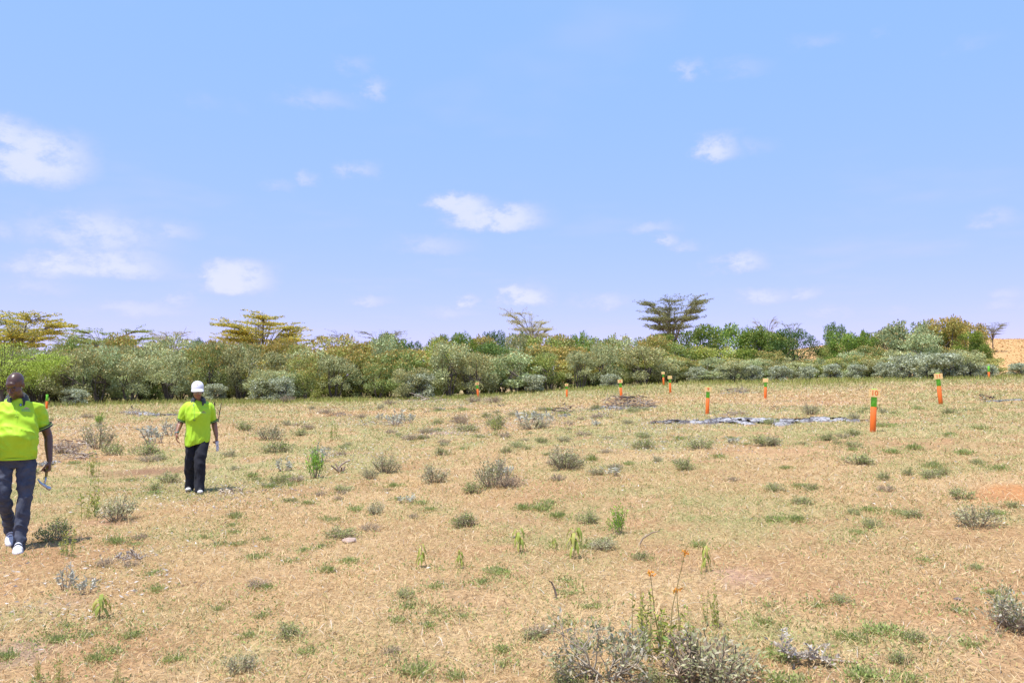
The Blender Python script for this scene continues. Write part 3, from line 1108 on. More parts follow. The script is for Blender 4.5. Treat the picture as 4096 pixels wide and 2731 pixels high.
    aca(1350, 100, 1338, 170, 98, 'bare', 'low dark thorn tree showing above orange flowered shrubs', 1.0, 0.0, 0.55, 5000)
    aca(1535, 95, 1322, 200, 99, 'bare', 'bare thorn tree above the bright green shrubs left of the middle', 0.9, 0.0, 0.52, 4200)
    aca(1800, 110, 1345, 150, 100, 'pale', 'tiny pale thorn tree top on the skyline left of the dark shrub', 0.8, 0.0, 0.6, 2500)
    aca(3975, 120, 1288, 110, 107, 'bare', 'lone thin thorn tree far right in front of the orange hill', 1.3, 0.25, 0.45, 9000)
    aca(3290, 100, 1372, 120, 108, 'pale', 'pale thorn tree peeping through the gap by the hill', 0.8, 0.0, 0.5, 2500)
    aca(3170, 85, 1290, 80, 109, 'green', 'slender shoots above the round dark green shrub', 0.5, 0.0, 0.6, 900)
    aca(3070, 84, 1278, 110, 110, 'pale', 'bare grey shoots above the green shrubs right of the tallest tree', 0.6, 0.0, 0.6, 1100)
    # feathery green tree behind the hammer carrier
    p = at_depth(10, 47)
    h = height_of(1350, 47) - p.z
    plant_tree('feathery_tree', gen_acacia(120, 'feather', 1.0, 1.5, 22000, 0.0, 0.25), p, (6.2, 6.2, h), 0.6, 'drooping feathery bright green tree behind the hammer carrier at the left edge', 'tree')
    # the thicket goes on out of sight to both sides
    for u in list(range(-1500, -200, 150)) + list(range(4300, 5200, 160)):
        put(rs.choice(['olive', 'grey', 'flower']), u, 68 + rs.uniform(-3, 4), (1360 if u < 0 else 1400) + rs.uniform(-10, 30), 240)
    for (kind, row, a, side), lst in pending.items():
        lst.sort(key=lambda t: t[0])
        for i, (_, o) in enumerate(lst):
            nth = '' if len(lst) == 1 else ORD[min(i, 9)] + ' '
            where = 'at thicket foot' if kind == 'silver' else 'in thicket ' + row
            o['label'] = '%s%s %s, to the %s of %s' % (nth, short[kind], where, side, a)


build_thicket()

# ------------------------------------------------------------------ boundary posts
M_ORANGE = mat_noise('orange_paint', (0.85, 0.175, 0.025), (0.70, 0.17, 0.05), 5, 0.6, 0.3, 0.25, .42, .75)
M_GREEN = mat_noise('green_paint', (0.17, 0.62, 0.035), (0.18, 0.48, 0.07), 5, 0.6, 0.3, 0.25, .42, .75)
M_BOARD = mat_noise('pale_wood', (0.86, 0.60, 0.27), (0.80, 0.54, 0.23), 14, 0.65, 0.3, 0.15)
M_EDGE = mat_noise('board_edge', (0.36, 0.25, 0.13), (0.28, 0.19, 0.10), 14, 0.8, 0.2, 0.2)
M_NUM = mat_noise('orange_number', (0.74, 0.15, 0.03), (0.68, 0.18, 0.05), 20, 0.6, 0.3, 0.0)
M_NUM_F = mat_noise('faded_orange_number', (0.74, 0.34, 0.10), (0.70, 0.38, 0.14), 20, 0.6, 0.3, 0.0)


def ring_tube(name, z0, z1, r, mat, parent, sides=24, bevel=0.006):
    prof = [(0.001, z0), (r - bevel, z0), (r, z0 + bevel), (r, z1 - bevel), (r - bevel, z1), (0.001, z1)]
    V, F = [], []
    for (rr, z) in prof:
        for j in range(sides):
            a = 2 * PI * j / sides
            V.append((rr * math.cos(a), rr * math.sin(a), z))
    for i in range(len(prof) - 1):
        for j in range(sides):
            k = (j + 1) % sides
            F.append((i * sides + j, i * sides + k, (i + 1) * sides + k, (i + 1) * sides + j))
    me = mesh_np(name, np.array(V), np.array(F), mat, None, True)
    return link(name, me, parent)


def box_mesh(name, sx, sy, sz, mat, bevel=0.004):
    bm = bmesh.new()
    bmesh.ops.create_cube(bm, size=1.0)
    bmesh.ops.scale(bm, vec=(sx, sy, sz), verts=bm.verts)
    bmesh.ops.bevel(bm, geom=list(bm.edges), offset=bevel, segments=2, affect='EDGES')
    me = bpy.data.meshes.new(name)
    bm.to_mesh(me)
    bm.free()
    me.materials.append(mat)
    return me


def text_mesh(name, body, size, mat):
    cu = bpy.data.curves.new(name, 'FONT')
    cu.body = body
    cu.size = size
    cu.align_x = 'CENTER'
    cu.align_y = 'CENTER'
    cu.extrude = 0.0012
    cu.offset = 0.0035
    o = bpy.data.objects.new(name, cu)
    COL.objects.link(o)
    dg = bpy.context.evaluated_depsgraph_get()
    me = bpy.data.meshes.new_from_object(o.evaluated_get(dg))
    bpy.data.objects.remove(o)
    me.materials.clear()
    me.materials.append(mat)
    me.name = name
    return me


# u, base row, top row, lean in px, board, what is written, board yaw, label
POSTS = [
    (1914, 1584, 1527, -6, 1, '6', 0.15, 'orange and green post whose wooden board reads six'),
    (2268, 1590, 1533, -2, 1, '7', 0.0, 'orange and green post whose wooden board reads seven'),
    (2486, 1596, 1516, -5, 1, '8', -0.1, 'orange and green post whose wooden board reads eight, by the stick pile'),
    (2829, 1656, 1545, 5, 1, '9', 0.05, 'orange and green post whose wooden board reads nine, above the long ash strip'),
    (3491, 1727, 1554, 10, 1, '10', 0.05, 'largest, nearest orange and green post with a cream board, right of the ash'),
    (3763, 1616, 1492, -8, 1, '11', 0.12, 'rightmost boarded post, tall orange and green, left of the small burnt heap'),
    (3061, 1597, 1512, 3, 1, '', -0.1, 'orange and green post with blank-looking board beside the dead branch heap'),
    (2682, 1572, 1502, -3, 1, '', 0.1, 'right one of the two close far posts with pale boards'),
    (2655, 1541, 1486, -2, 1, '-', -0.15, 'left, farthest one of the two close posts, against the thicket'),
    (186, 1637, 1577, 1, 0, '', 0, 'boardless orange and green post beside the hammer carrier at left'),
    (3954, 1503, 1464, 0, 0, '', 0, 'boardless post half hidden in green grass at far right'),
]


def build_posts():
    for (u, vb, vt, lean, board, txt, yaw, label) in POSTS:
        Hm = 1.0 if board else 0.86
        Y = FPX * Hm / (vb - vt)
        X = (u - 2048) / FPX * Y
        g0 = gz(X, Y)
        z = CAM_Z + (HORIZON - vb) / FPX * Y
        # stand on the ground where the line of sight meets it
        p = on_ground(u, vb)
        if p is None or abs(p.y - Y) > 0.35 * Y or p.y > edge_y(X) - 1.2:
            Y = float(edge_y(X)) - 1.6
            p = at_depth(u, Y)
        Hm = max(0.35, height_of(vt, p.y) - p.z)
        k = Hm / 1.0
        r = empty('boundary_post', p)
        r.rotation_euler = (rnd.uniform(-0.02, 0.02), math.atan2(lean, (vb - vt)), yaw + math.atan2(-p.x, p.y))
        tag(r, label, 'post', 'orange and green boundary posts')
        rad = 0.066 * k if board else 0.075 * Hm
        split = 0.58 * Hm if board else 0.55 * Hm
        ring_tube('orange_base', -0.12, split, rad, M_ORANGE, r)
        ring_tube('green_top', split, Hm, rad * 0.97, M_GREEN, r)
        if board:
            bw, bh = 0.245 * k, 0.18 * k
            b = link('board', box_mesh('board', bw, 0.022, bh, M_BOARD), r, (0.004 * k, -rad - 0.012, Hm - bh / 2 - 0.012))
            n = None
            if txt == '-':
                n = link('faded_number', text_mesh('faded_number', '1', bh * 0.55, M_NUM_F), b)
            elif txt:
                n = link('number', text_mesh('number', txt, bh * 0.86, M_NUM), b)
            if n:
                n.rotation_euler = (PI / 2, 0, 0)
                n.location = (0, -0.0125, 0)
            for s in (-1, 1):
                sc = ring_tube('screw', 0, 0.004, 0.006, M_EDGE, b, 8, 0.001)
                sc.rotation_euler = (PI / 2, 0, 0)
                sc.location = (s * bw * 0.36, -0.0112, bh * 0.3)


build_posts()

# ------------------------------------------------------------------ ash, burnt heaps, cut branches
def mat_ash():
    m = bpy.data.materials.new('ash')
    m.use_nodes = True
    g = NT(m.node_tree)
    geo = g.n('ShaderNodeNewGeometry')
    mp = g.n('ShaderNodeVectorMath', operation='MULTIPLY')
    g.put(mp.inputs[0], geo.outputs['Position'])
    mp.inputs[1].default_value = (1.0, 0.55, 1.0)
    n1 = g.noise(mp.outputs[0], 1.7, 6, 0.65)
    n2 = g.noise(mp.outputs[0], 14.0, 5, 0.65)
    f = g.smooth(g.m('ADD', n1.outputs['Fac'], g.m('MULTIPLY', g.m('SUBTRACT', n2.outputs['Fac'], 0.5), 0.55)), 0.44, 0.60)
    at = g.n('ShaderNodeAttribute', attribute_name='Col')
    sp = g.n('ShaderNodeSeparateColor')
    g.put(sp.inputs[0], at.outputs['Color'])
    col = g.mix(f, (0.085, 0.075, 0.08, 1), (0.43, 0.415, 0.435, 1))
    col = g.mix(sp.outputs[0], (0.11, 0.095, 0.09, 1), col)
    col = g.mix(g.smooth(g.m('ADD', sp.outputs[1], g.m('MULTIPLY', g.m('SUBTRACT', n2.outputs['Fac'], 0.5), 0.9)), 0.15, 0.6), (0.40, 0.27, 0.145, 1), col)
    p = g.n('ShaderNodeBsdfPrincipled')
    g.put(p.inputs['Base Color'], col)
    p.inputs['Roughness'].default_value = 0.95
    b = g.n('ShaderNodeBump')
    b.inputs['Strength'].default_value = 0.9
    b.inputs['Distance'].default_value = 0.05
    g.put(b.inputs['Height'], n2.outputs['Fac'])
    g.put(p.inputs['Normal'], b.outputs[0])
    out = g.n('ShaderNodeOutputMaterial')
    g.t.links.new(p.outputs[0], out.inputs[0])
    return m


M_ASH = mat_ash()


def ash_strip(name, stations, label, seed, thick=0.07, parent=None):
    """stations: u, near row, far row, whiteness; the strip lies on the ground between the two rows"""
    rs = np.random.RandomState(seed)
    us = np.array([s[0] for s in stations], float)
    U = np.linspace(us[0], us[-1], 70)
    near = np.interp(U, us, [s[1] for s in stations])
    far = np.interp(U, us, [s[2] for s in stations])
    wh = np.interp(U, us, [s[3] for s in stations])
    nr, fr = [], []
    for u, a, b in zip(U, near, far):
        p, q = on_ground(u, a), on_ground(u, b)
        nr.append(p)
        fr.append(q)
    na = 18
    V, C = [], []
    w = np.sin(np.linspace(0, PI, len(U))) ** 0.3
    jit = fbm(np.column_stack([np.arange(len(U)) * 0.22, np.zeros(len(U))]), 3, seed) - 0.5
    jit2 = fbm(np.column_stack([np.arange(len(U)) * 0.22, np.ones(len(U)) * 9]), 3, seed) - 0.5
    hole = fbm(np.column_stack([np.repeat(np.arange(len(U)), na + 1) * 0.35, np.tile(np.arange(na + 1), len(U)) * 0.3]), 3, seed + 5)
    for i in range(len(U)):
        p, q = nr[i], fr[i]
        ext = q - p
        p2 = p + ext * (jit[i] * 0.5)
        q2 = q + ext * (jit2[i] * 0.6)
        mid = (p2 + q2) / 2
        for j in range(na + 1):
            t = j / na
            pt = mid + ((p2 - mid) * (1 - t) + (q2 - mid) * t) * w[i] if False else p2.lerp(q2, 0.5 + (t - 0.5) * w[i])
            e = math.sin(PI * t) * w[i] * (0.5 + 0.9 * hole[i * (na + 1) + j])
            V.append((pt.x + rs.uniform(-.03, .03), pt.y, -0.012 + thick * min(1, e * 1.6) * rs.uniform(0.35, 1.0)))
            C.append([wh[i] * min(1.0, e * 2.2), min(1.0, e * 1.9) ** 1.2, 0.0])
    i = np.arange(len(U) * (na + 1)).reshape(len(U), na + 1)
    F = np.column_stack([i[:-1, :-1].ravel(), i[1:, :-1].ravel(), i[1:, 1:].ravel(), i[:-1, 1:].ravel()])
    V = np.array(V)
    V[:, 2] += tz(V[:, 0], V[:, 1])
    F = F[hole[F].mean(axis=1) > 0.40]
    o = link(name, mesh_np(name, V, F, M_ASH, np.array(C), True), parent)
    if label:
        tag(o, label, 'ash', 'ash left by fires')
    return o


ash_strip('ash_strip', [(2585, 1697, 1684, .1), (2700, 1700, 1680, .35), (2760, 1697, 1686, .9), (2830, 1700, 1678, .9), (2900, 1703, 1668, 1), (2990, 1700, 1670, 1), (3060, 1698, 1676, 1), (3130, 1706, 1676, .7),
                        (3200, 1692, 1676, 1), (3300, 1690, 1671, 1), (3390, 1691, 1673, .8), (3430, 1691, 1675, .3), (3490, 1688, 1676, .1)],
          'long strip of white ash and charcoal between post nine and the nearest post', 4, 0.10)
ash_strip('ash_strip', [(480, 1660, 1640, .2), (520, 1664, 1640, .9), (590, 1665, 1650, .9), (640, 1665, 1656, .7), (720, 1664, 1658, .8)], 'dark streaky ash strip left of the capped person', 6, 0.08)
ash_strip('ash_patch', [(2360, 1648, 1636, .8), (2410, 1646, 1618, 1), (2460, 1643, 1622, 1), (2530, 1636, 1626, .8), (2640, 1630, 1624, .6)], 'white ash at the left foot of the big stick pile', 7, 0.06)
ash_strip('ash_patch', [(2230, 1668, 1660, .8), (2260, 1668, 1655, .9), (2285, 1664, 1655, .7)], 'small ash patch under the brush pile below post seven', 8, 0.04)
ash_strip('ash_patch', [(3930, 1608, 1601, .8), (3980, 1609, 1599, .9), (4060, 1602, 1595, .8), (4110, 1602, 1596, .6)], 'ash streak under the small burnt heap at right edge', 9, 0.04)
ash_strip('ash_patch', [(2870, 1576, 1570, .8), (2930, 1574, 1567, .9), (3000, 1572, 1567, .5), (3050, 1572, 1566, .7)], 'thin ash streak below the dead branch heap behind post nine', 10, 0.04)
ash_strip('ash_patch', [(140, 1868, 1852, .8), (190, 1866, 1843, 1), (245, 1852, 1842, .8)], 'pale ash patch behind the hammer in the hammer carrier\'s hand', 12, 0.04)
ash_strip('ash_patch', [(1990, 1626, 1620, .8), (2020, 1626, 1617, .9)], 'little ash patch right of post six', 13, 0.03)
ash_strip('ash_patch', [(2510, 1548, 1543, .8), (2545, 1548, 1541, .9)], 'little ash patch by the thicket between posts eight and the far pair', 14, 0.03)

STICKS = {}


def stick_mesh(i, mat_cols):
    key = (i, mat_cols)
    if key in STICKS:
        return STICKS[key]
    rs = np.random.RandomState(900 + i)
    cols = {'grey': (0.37, 0.30, 0.24), 'brown': (0.25, 0.17, 0.12), 'char': (0.045, 0.04, 0.042), 'cut': (0.50, 0.29, 0.15), 'pale': (0.56, 0.47, 0.37)}
    g = Geo()
    pts = np.column_stack([np.linspace(0, 1, 5), rs.normal(0, 0.045, 5), rs.normal(0, 0.045, 5)])
    tube_add(g, pts, np.array([1, .9, .8, .62, .35]) * 0.030, cols[mat_cols], 5)
    if i % 2:
        q = pts[2]
        e = q + np.array([0.34, rs.choice([-1, 1]) * 0.2, rs.uniform(-.08, .15)])
        tube_add(g, [q, (q + e) / 2 + rs.normal(0, .02, 3), e], [0.014, 0.010, 0.005], cols[mat_cols], 4)
    STICKS[key] = g.mesh('stick', M_TWIG)
    return STICKS[key]


def stick_pile(name, u0, u1, vnear, vfar, top, n, kinds, label, seed, cat='stick pile', long=1.0, twigs=0):
    """a heap of single sticks lying across each other"""
    rs = np.random.RandomState(seed)
    a, b, f = on_ground(u0, vnear), on_ground(u1, vnear), on_ground((u0 + u1) / 2, vfar)
    c = (a + b) / 2
    wx = (b.x - a.x) / 2
    dy = max(0.25, abs(f.y - c.y))
    dy = min(dy, wx * 1.3)
    h = top / FPX * c.y
    root = empty(name, (c.x, c.y + dy / 2, gz(c.x, c.y + dy / 2)))
    tag(root, label, cat)
    for i in range(n):
        x = rs.uniform(-0.85, 0.85)
        y = rs.uniform(-.5, .5)
        env = max(0.05, 1 - x * x * 0.8)
        zz = rs.uniform(0, 1) ** 1.3 * h * env
        L = rs.uniform(0.35, 0.8) * wx * 0.8 * long
        th = rs.normal(0, 0.7) + (PI if rs.rand() < .5 else 0)
        til = rs.normal(0.06, 0.18)
        o = link('stick', stick_mesh(rs.randint(0, 8), kinds[rs.randint(len(kinds))]), root)
        gx = x * wx - math.cos(th) * L / 2
        gy = y * dy - math.sin(th) * L / 2
        base = gz(root.location.x + x * wx, root.location.y + y * dy) - root.location.z
        o.location = (gx, gy, base + zz + 0.01)
        o.rotation_euler = (rs.uniform(0, 2 * PI), -til, th)
        t = max(L, 0.45 + c.y * 0.010) * rs.uniform(0.45, 1.0)
        o.scale = (L, t, t)
    if twigs:
        g = Geo()
        for i in range(twigs):
            x = rs.normal(0, 0.5)
            y = rs.uniform(-.5, .5)
            p = np.array([x * wx, y * dy, rs.uniform(0, h * 0.7)])
            p[2] += gz(root.location.x + p[0], root.location.y + p[1]) - root.location.z
            d = unit(rdirs(rs, 1)[0] * np.array([1, .6, .6]) + np.array([0, 0, .25]))
            L = rs.uniform(0.12, 0.4) * wx
            q = p + d * L
            tube_add(g, [p, (p + q) / 2 + rs.normal(0, L * .08, 3), q], np.array([.006, .005, .002]) * (0.6 + c.y * 0.03), [(0.34, 0.28, 0.24), (0.24, 0.17, 0.13), (0.44, 0.38, 0.33)][rs.randint(3)], 3)
        o = link('twigs', g.mesh('twigs', M_TWIG), root)
        o['kind'] = 'stuff'
    return root


stick_pile('stick_pile', 2400, 2640, 1632, 1604, 52, 70, ['brown', 'cut', 'char', 'grey', 'brown'], 'big half-burnt heap of sticks below the post numbered eight', 21, long=1.0, twigs=130)
stick_pile('brush_pile', 2205, 2310, 1655, 1630, 40, 18, ['grey', 'brown', 'char'], 'small brush pile below the post numbered seven', 22, long=1.1, twigs=50)
stick_pile('brush_pile', 2870, 3050, 1570, 1560, 26, 16, ['brown', 'char', 'grey'], 'heap of dead branches between post nine and the blank board', 23, long=1.2, twigs=50)
stick_pile('burnt_heap', 3900, 4010, 1603, 1594, 24, 14, ['char', 'brown', 'cut', 'char'], 'small dark burnt heap of wood at the right edge', 24, long=0.9, twigs=20)
stick_pile('charred_sticks', 2590, 2780, 1697, 1684, 18, 12, ['char', 'char', 'brown'], 'charred sticks at the left end of the long ash strip', 25, long=0.8, twigs=12)
stick_pile('brush_pile', 470, 560, 1660, 1640, 26, 16, ['grey', 'brown', 'char'], 'dry brush at the left end of the dark ash strip', 26, twigs=50)
stick_pile('brush_pile', 2880, 3010, 1668, 1660, 22, 10, ['brown', 'grey'], 'thin brown brush on the far side of the long ash strip', 27, long=1.1, twigs=40)
stick_pile('brush_pile', 190, 330, 1840, 1770, 95, 26, ['grey', 'brown', 'pale', 'brown'], 'tangle of cut branches right of the hammer carrier\'s arm', 28, long=1.4, twigs=110)
stick_pile('brush_pile', 2370, 2450, 1672, 1650, 30, 8, ['brown', 'grey'], 'small dry brush in front of the big stick pile', 29, long=0.9, twigs=60)
stick_pile('brush_pile', 1590, 1800, 1606, 1598, 12, 9, ['pale', 'grey'], 'felled pale branch lying in the grass left of post six', 30, long=1.5, twigs=40)
stick_pile('brush_pile', 1300, 1400, 1668, 1652, 16, 7, ['brown', 'cut'], 'flat reddish brush in the grass right of the capped person', 31, long=1.2, twigs=50)
stick_pile('brush_pile', 1430, 1580, 1704, 1696, 10, 6, ['pale', 'grey'], 'pale fallen branch beside silver leaves in the mid distance', 32, long=1.5, twigs=20)
stick_pile('brush_pile', 3080, 3140, 1640, 1600, 14, 5, ['brown', 'cut', 'brown'], 'single felled reddish branch behind the long ash strip', 33, long=1.5, twigs=14)
stick_pile('brush_pile', 860, 960, 1975, 1950, 10, 9, ['pale', 'pale', 'grey'], 'pale dry twigs on the ground right of the capped person\'s shoes', 34, long=0.9, twigs=16)
stick_pile('brush_pile', 430, 560, 2250, 2200, 22, 6, ['grey', 'pale'], 'small heap of grey dry twigs below the hammer carrier\'s hammer', 35, long=0.5, twigs=70)

# ------------------------------------------------------------------ small plants of the clearing
HP = {
    'green': [(0.24, 0.32, 0.075), (0.29, 0.35, 0.105), (0.17, 0.25, 0.06), (0.36, 0.37, 0.14)],
    'olive': [(0.27, 0.295, 0.10), (0.33, 0.33, 0.15), (0.20, 0.23, 0.08), (0.42, 0.38, 0.22)],
    'grey': [(0.31, 0.315, 0.16), (0.37, 0.365, 0.21), (0.24, 0.25, 0.11), (0.45, 0.40, 0.27)],
    'bright': [(0.22, 0.42, 0.04), (0.31, 0.50, 0.06), (0.17, 0.32, 0.04)],
    'silver': [(0.50, 0.50, 0.40), (0.40, 0.41, 0.30), (0.60, 0.60, 0.51)],
    'dry': [(0.40, 0.30, 0.20), (0.50, 0.39, 0.27), (0.30, 0.21, 0.14)],
    'yellow': [(0.38, 0.40, 0.07), (0.46, 0.44, 0.09), (0.28, 0.33, 0.06)],
}

for _k in ('green', 'olive', 'grey', 'dry'):
    HP[_k] = [tuple(np.array(q) * 1.14) for q in HP[_k]]


def gen_herb(kind, seed):
    """unit plant, about 1 wide; (foliage mesh, stems mesh or None)"""
    rs = np.random.RandomState(seed)
    lg, sg = Geo(), Geo()
    tw = (0.33, 0.26, 0.19)
    if kind == 'tuft':
        # several little leafy cushions
        for c in range(rs.randint(3, 7)):
            cx, cy = rs.normal(0, 0.12, 2)
            n = 80
            th = rs.uniform(0, 2 * PI, n)
            ln = np.abs(rs.normal(0.55, 0.35, n))
            D = np.column_stack([np.cos(th) * np.sin(ln), np.sin(th) * np.sin(ln), np.cos(ln)])
            P = np.column_stack([cx + rs.normal(0, .15, n), cy + rs.normal(0, .15, n), np.zeros(n)]) + D * (rs.uniform(0.0, 0.20, n) * rs.uniform(.5, 1.3))[:, None]
            L = rs.uniform(0.05, 0.14, n)
            V, F = leaves(P, D, L, L * 0.28, rs, 0.1, rdirs(rs, n) * 0.6 + np.array([-.2, -.3, 1.0]))
            lg.add(V, F, tint(rs, n, HP['green'] + HP['olive'][:2] + [(0.52, 0.42, 0.22)], [2, 3, 1.5, 2, 2, 1.5, 1.5], 0.2))
        n = 80
        th = rs.uniform(0, 2 * PI, n)
        D = unit(np.column_stack([np.cos(th), np.sin(th), rs.uniform(0.05, 0.6, n)]))
        P = np.column_stack([rs.normal(0, .05, n), rs.normal(0, .05, n), rs.uniform(0, .02, n)])
        L = rs.uniform(0.22, 0.46, n)
        V, F = leaves(P, D, L, 0.022, rs, 0.1)
        lg.add(V, F, tint(rs, n, HP['green'][:2] + [(0.56, 0.45, 0.24), (0.47, 0.36, 0.18)], [1, 1, 1.4, 1], 0.2))
        return lg.mesh('plant', M_LEAF), None
    if kind in ('olive', 'grey', 'bright', 'dry'):
        h = {'olive': 0.55, 'grey': 0.7, 'bright': 0.95, 'dry': 0.5}[kind]
        ns = {'olive': 26, 'grey': 34, 'bright': 20, 'dry': 44}[kind]
        for i in range(ns):
            th = rs.uniform(0, 2 * PI)
            r = 0.48 * math.sqrt(rs.uniform(0.02, 1)) * (0.75 if kind == 'bright' else 1)
            hh = h * rs.uniform(0.45, 1.0) * (1 - 0.55 * (r / 0.5) ** 2)
            b = np.array([r * 0.35 * math.cos(th), r * 0.35 * math.sin(th), 0])
            e = np.array([r * math.cos(th), r * math.sin(th), hh])
            m = (b + e) / 2 + rs.normal(0, 0.03, 3)
            tube_add(sg, [b, m, e], [0.009, 0.007, 0.003], np.array(tw) * rs.uniform(.6, 1.15), 3)
            for _ in range(3 if kind != 'bright' else 1):
                s = m if rs.rand() < .4 else (m + e) / 2
                q = s + rdirs(rs, 1)[0] * np.array([.14, .14, .09]) + np.array([0, 0, .05])
                tube_add(sg, [s, q], [0.005, 0.0022], np.array(tw) * rs.uniform(.7, 1.2), 3)
            nl = {'olive': 34, 'grey': 24, 'bright': 30, 'dry': 4}[kind]
            t = rs.uniform(0.35, 1.05, nl)[:, None]
            P = b * (1 - t) + e * t + rs.normal(0, 0.05, (nl, 3))
            P[:, 2] = np.maximum(P[:, 2], 0.01)
            D = unit(rdirs(rs, nl) + (e - b) * 0.9 + np.array([0, 0, .3]))
            L = rs.uniform(0.035, 0.085, nl) * (1.5 if kind == 'bright' else 1)
            V, F = leaves(P, D, L, L * (0.4 if kind != 'bright' else .28), rs, 0.1, rdirs(rs, nl) * 0.7 + np.array([-.2, -.3, 1.0]))
            pal = {'olive': HP['olive'] + HP['green'][:1], 'grey': HP['grey'], 'bright': HP['bright'], 'dry': HP['dry']}[kind]
            lg.add(V, F, tint(rs, nl, pal, [1] * len(pal), 0.2))
        return lg.mesh('foliage', M_LEAF), sg.mesh('stems', M_TWIG)
    if kind == 'silver':
        for i in range(11):
            th = rs.uniform(0, 2 * PI)
            r = 0.38 * math.sqrt(rs.uniform(0.05, 1))
            b = np.array([r * 0.5 * math.cos(th), r * 0.5 * math.sin(th), 0])
            e = np.array([r * math.cos(th), r * math.sin(th), rs.uniform(0.25, 0.6)])
            tube_add(sg, [b, (b + e) / 2 + rs.normal(0, .03, 3), e], [0.014, 0.01, 0.006], (0.42, 0.34, 0.26), 4)
            nl = 9
            t = rs.uniform(0.4, 1.0, nl)[:, None]
            P = b * (1 - t) + e * t
            D = unit(rdirs(rs, nl) * 1.0 + np.array([0, 0, .45]) + (e - b))
            L = rs.uniform(0.10, 0.19, nl)
            V, F = leaves(P, D, L, L * 0.33, rs, 0.15)
            lg.add(V, F, tint(rs, nl, HP['silver'], [1] * 3, 0.15))
        return lg.mesh('foliage', M_LEAF), sg.mesh('stems', M_TWIG)
    if kind == 'seedling':
        e = np.array([rs.normal(0, .05), rs.normal(0, .05), 0.85])
        tube_add(sg, [(0, 0, -0.02), (e * 0.5 + rs.normal(0, .03, 3)), e], [0.022, 0.018, 0.010], (0.36, 0.34, 0.16), 5)
        n = 12
        for i in range(n):
            t = 0.35 + 0.65 * i / (n - 1)
            p = e * t
            th = i * 2.4 + rs.uniform(-.3, .3)
            L = rs.uniform(0.30, 0.48)
            o = np.array([math.cos(th), math.sin(th), 0])
            q1 = p + o * L * 0.35 + np.array([0, 0, 0.06])
            q2 = p + o * L * 0.62 + np.array([0, 0, -0.10])
            q3 = p + o * L * 0.72 + np.array([0, 0, -0.36])
            s = np.array([-o[1], o[0], 0]) * L * 0.13
            dn = np.array([0, 0, -0.02])
            V = [p, q1 - s + dn, q1, q1 + s + dn, q2 - s * 1.1 + dn, q2, q2 + s * 1.1 + dn, q3]
            F3 = [(0, 1, 2), (0, 2, 3), (4, 7, 5), (5, 7, 6)]
            F4 = [(1, 4, 5, 2), (2, 5, 6, 3)]
            c = np.array([(0.34, 0.38, 0.07), (0.42, 0.42, 0.10), (0.27, 0.32, 0.06)][rs.randint(3)])
            k = lg.n
            lg.V.append(np.array(V))
            lg.C.append(np.tile(c, (8, 1)))
            lg.F3.append(np.array(F3) + k)
            lg.F4.append(np.array(F4) + k)
            lg.n += 8
        return lg.mesh('leaves', M_LEAF), sg.mesh('stem', M_TWIG)
    if kind == 'weed':
        for i in range(9):
            x, y = rs.normal(0, 0.16, 2)
            hh = rs.uniform(0.5, 1.25)
            e = np.array([x + rs.normal(0, .1), y + rs.normal(0, .1), hh])
            b = np.array([x, y, -0.01])
            tube_add(sg, [b, (b + e) / 2 + rs.normal(0, .03, 3), e], [0.010, 0.008, 0.004], (0.34, 0.32, 0.14), 4)
            nl = 26
            t = rs.uniform(0.12, 1.0, nl)[:, None]
            P = b * (1 - t) + e * t
            D = unit(rdirs(rs, nl) + np.array([0, 0, .25]))
            L = rs.uniform(0.06, 0.15, nl)
            V, F = leaves(P, D, L, L * 0.34, rs, 0.12)
            lg.add(V, F, tint(rs, nl, HP['yellow'] + HP['green'][:2], [2, 1.5, 1.5, 1, 1], 0.2))
        return lg.mesh('leaves', M_LEAF), sg.mesh('stems', M_TWIG)
    if kind == 'flowerweed':
        for i, hh in enumerate((1.0, 0.78, 0.62)):
            x, y = rs.normal(0, 0.09, 2)
            e = np.array([x + (0.16, -0.12, 0.02)[i], y, hh])
            b = np.array([x, y, -0.01])
            m = (b + e) / 2 + np.array([(-0.04, -.02, .03)[i], 0, 0])
            tube_add(sg, [b, m, e], [0.006, 0.005, 0.0035], (0.30, 0.24, 0.10), 5)
            nl = 26
            P = e + rs.normal(0, 0.013, (nl, 3))
            V, F = leaves(P, unit(rdirs(rs, nl) + np.array([0, 0, .8])), 0.03, 0.02, rs, .2)
            lg.add(V, F, tint(rs, nl, [(0.72, 0.27, 0.05), (0.76, 0.40, 0.05)], [1, 1], .15))
            nl = 30
            t = rs.uniform(0.05, 0.7, nl)[:, None]
            P = b * (1 - t) + m * t
            L = rs.uniform(0.05, 0.11, nl)
            V, F = leaves(P, unit(rdirs(rs, nl) + np.array([0, 0, .3])), L, L * .36, rs, .1)
            lg.add(V, F, tint(rs, nl, HP['yellow'] + HP['green'], [1] * 7, .2))
        return lg.mesh('leaves', M_LEAF), sg.mesh('stems', M_TWIG)
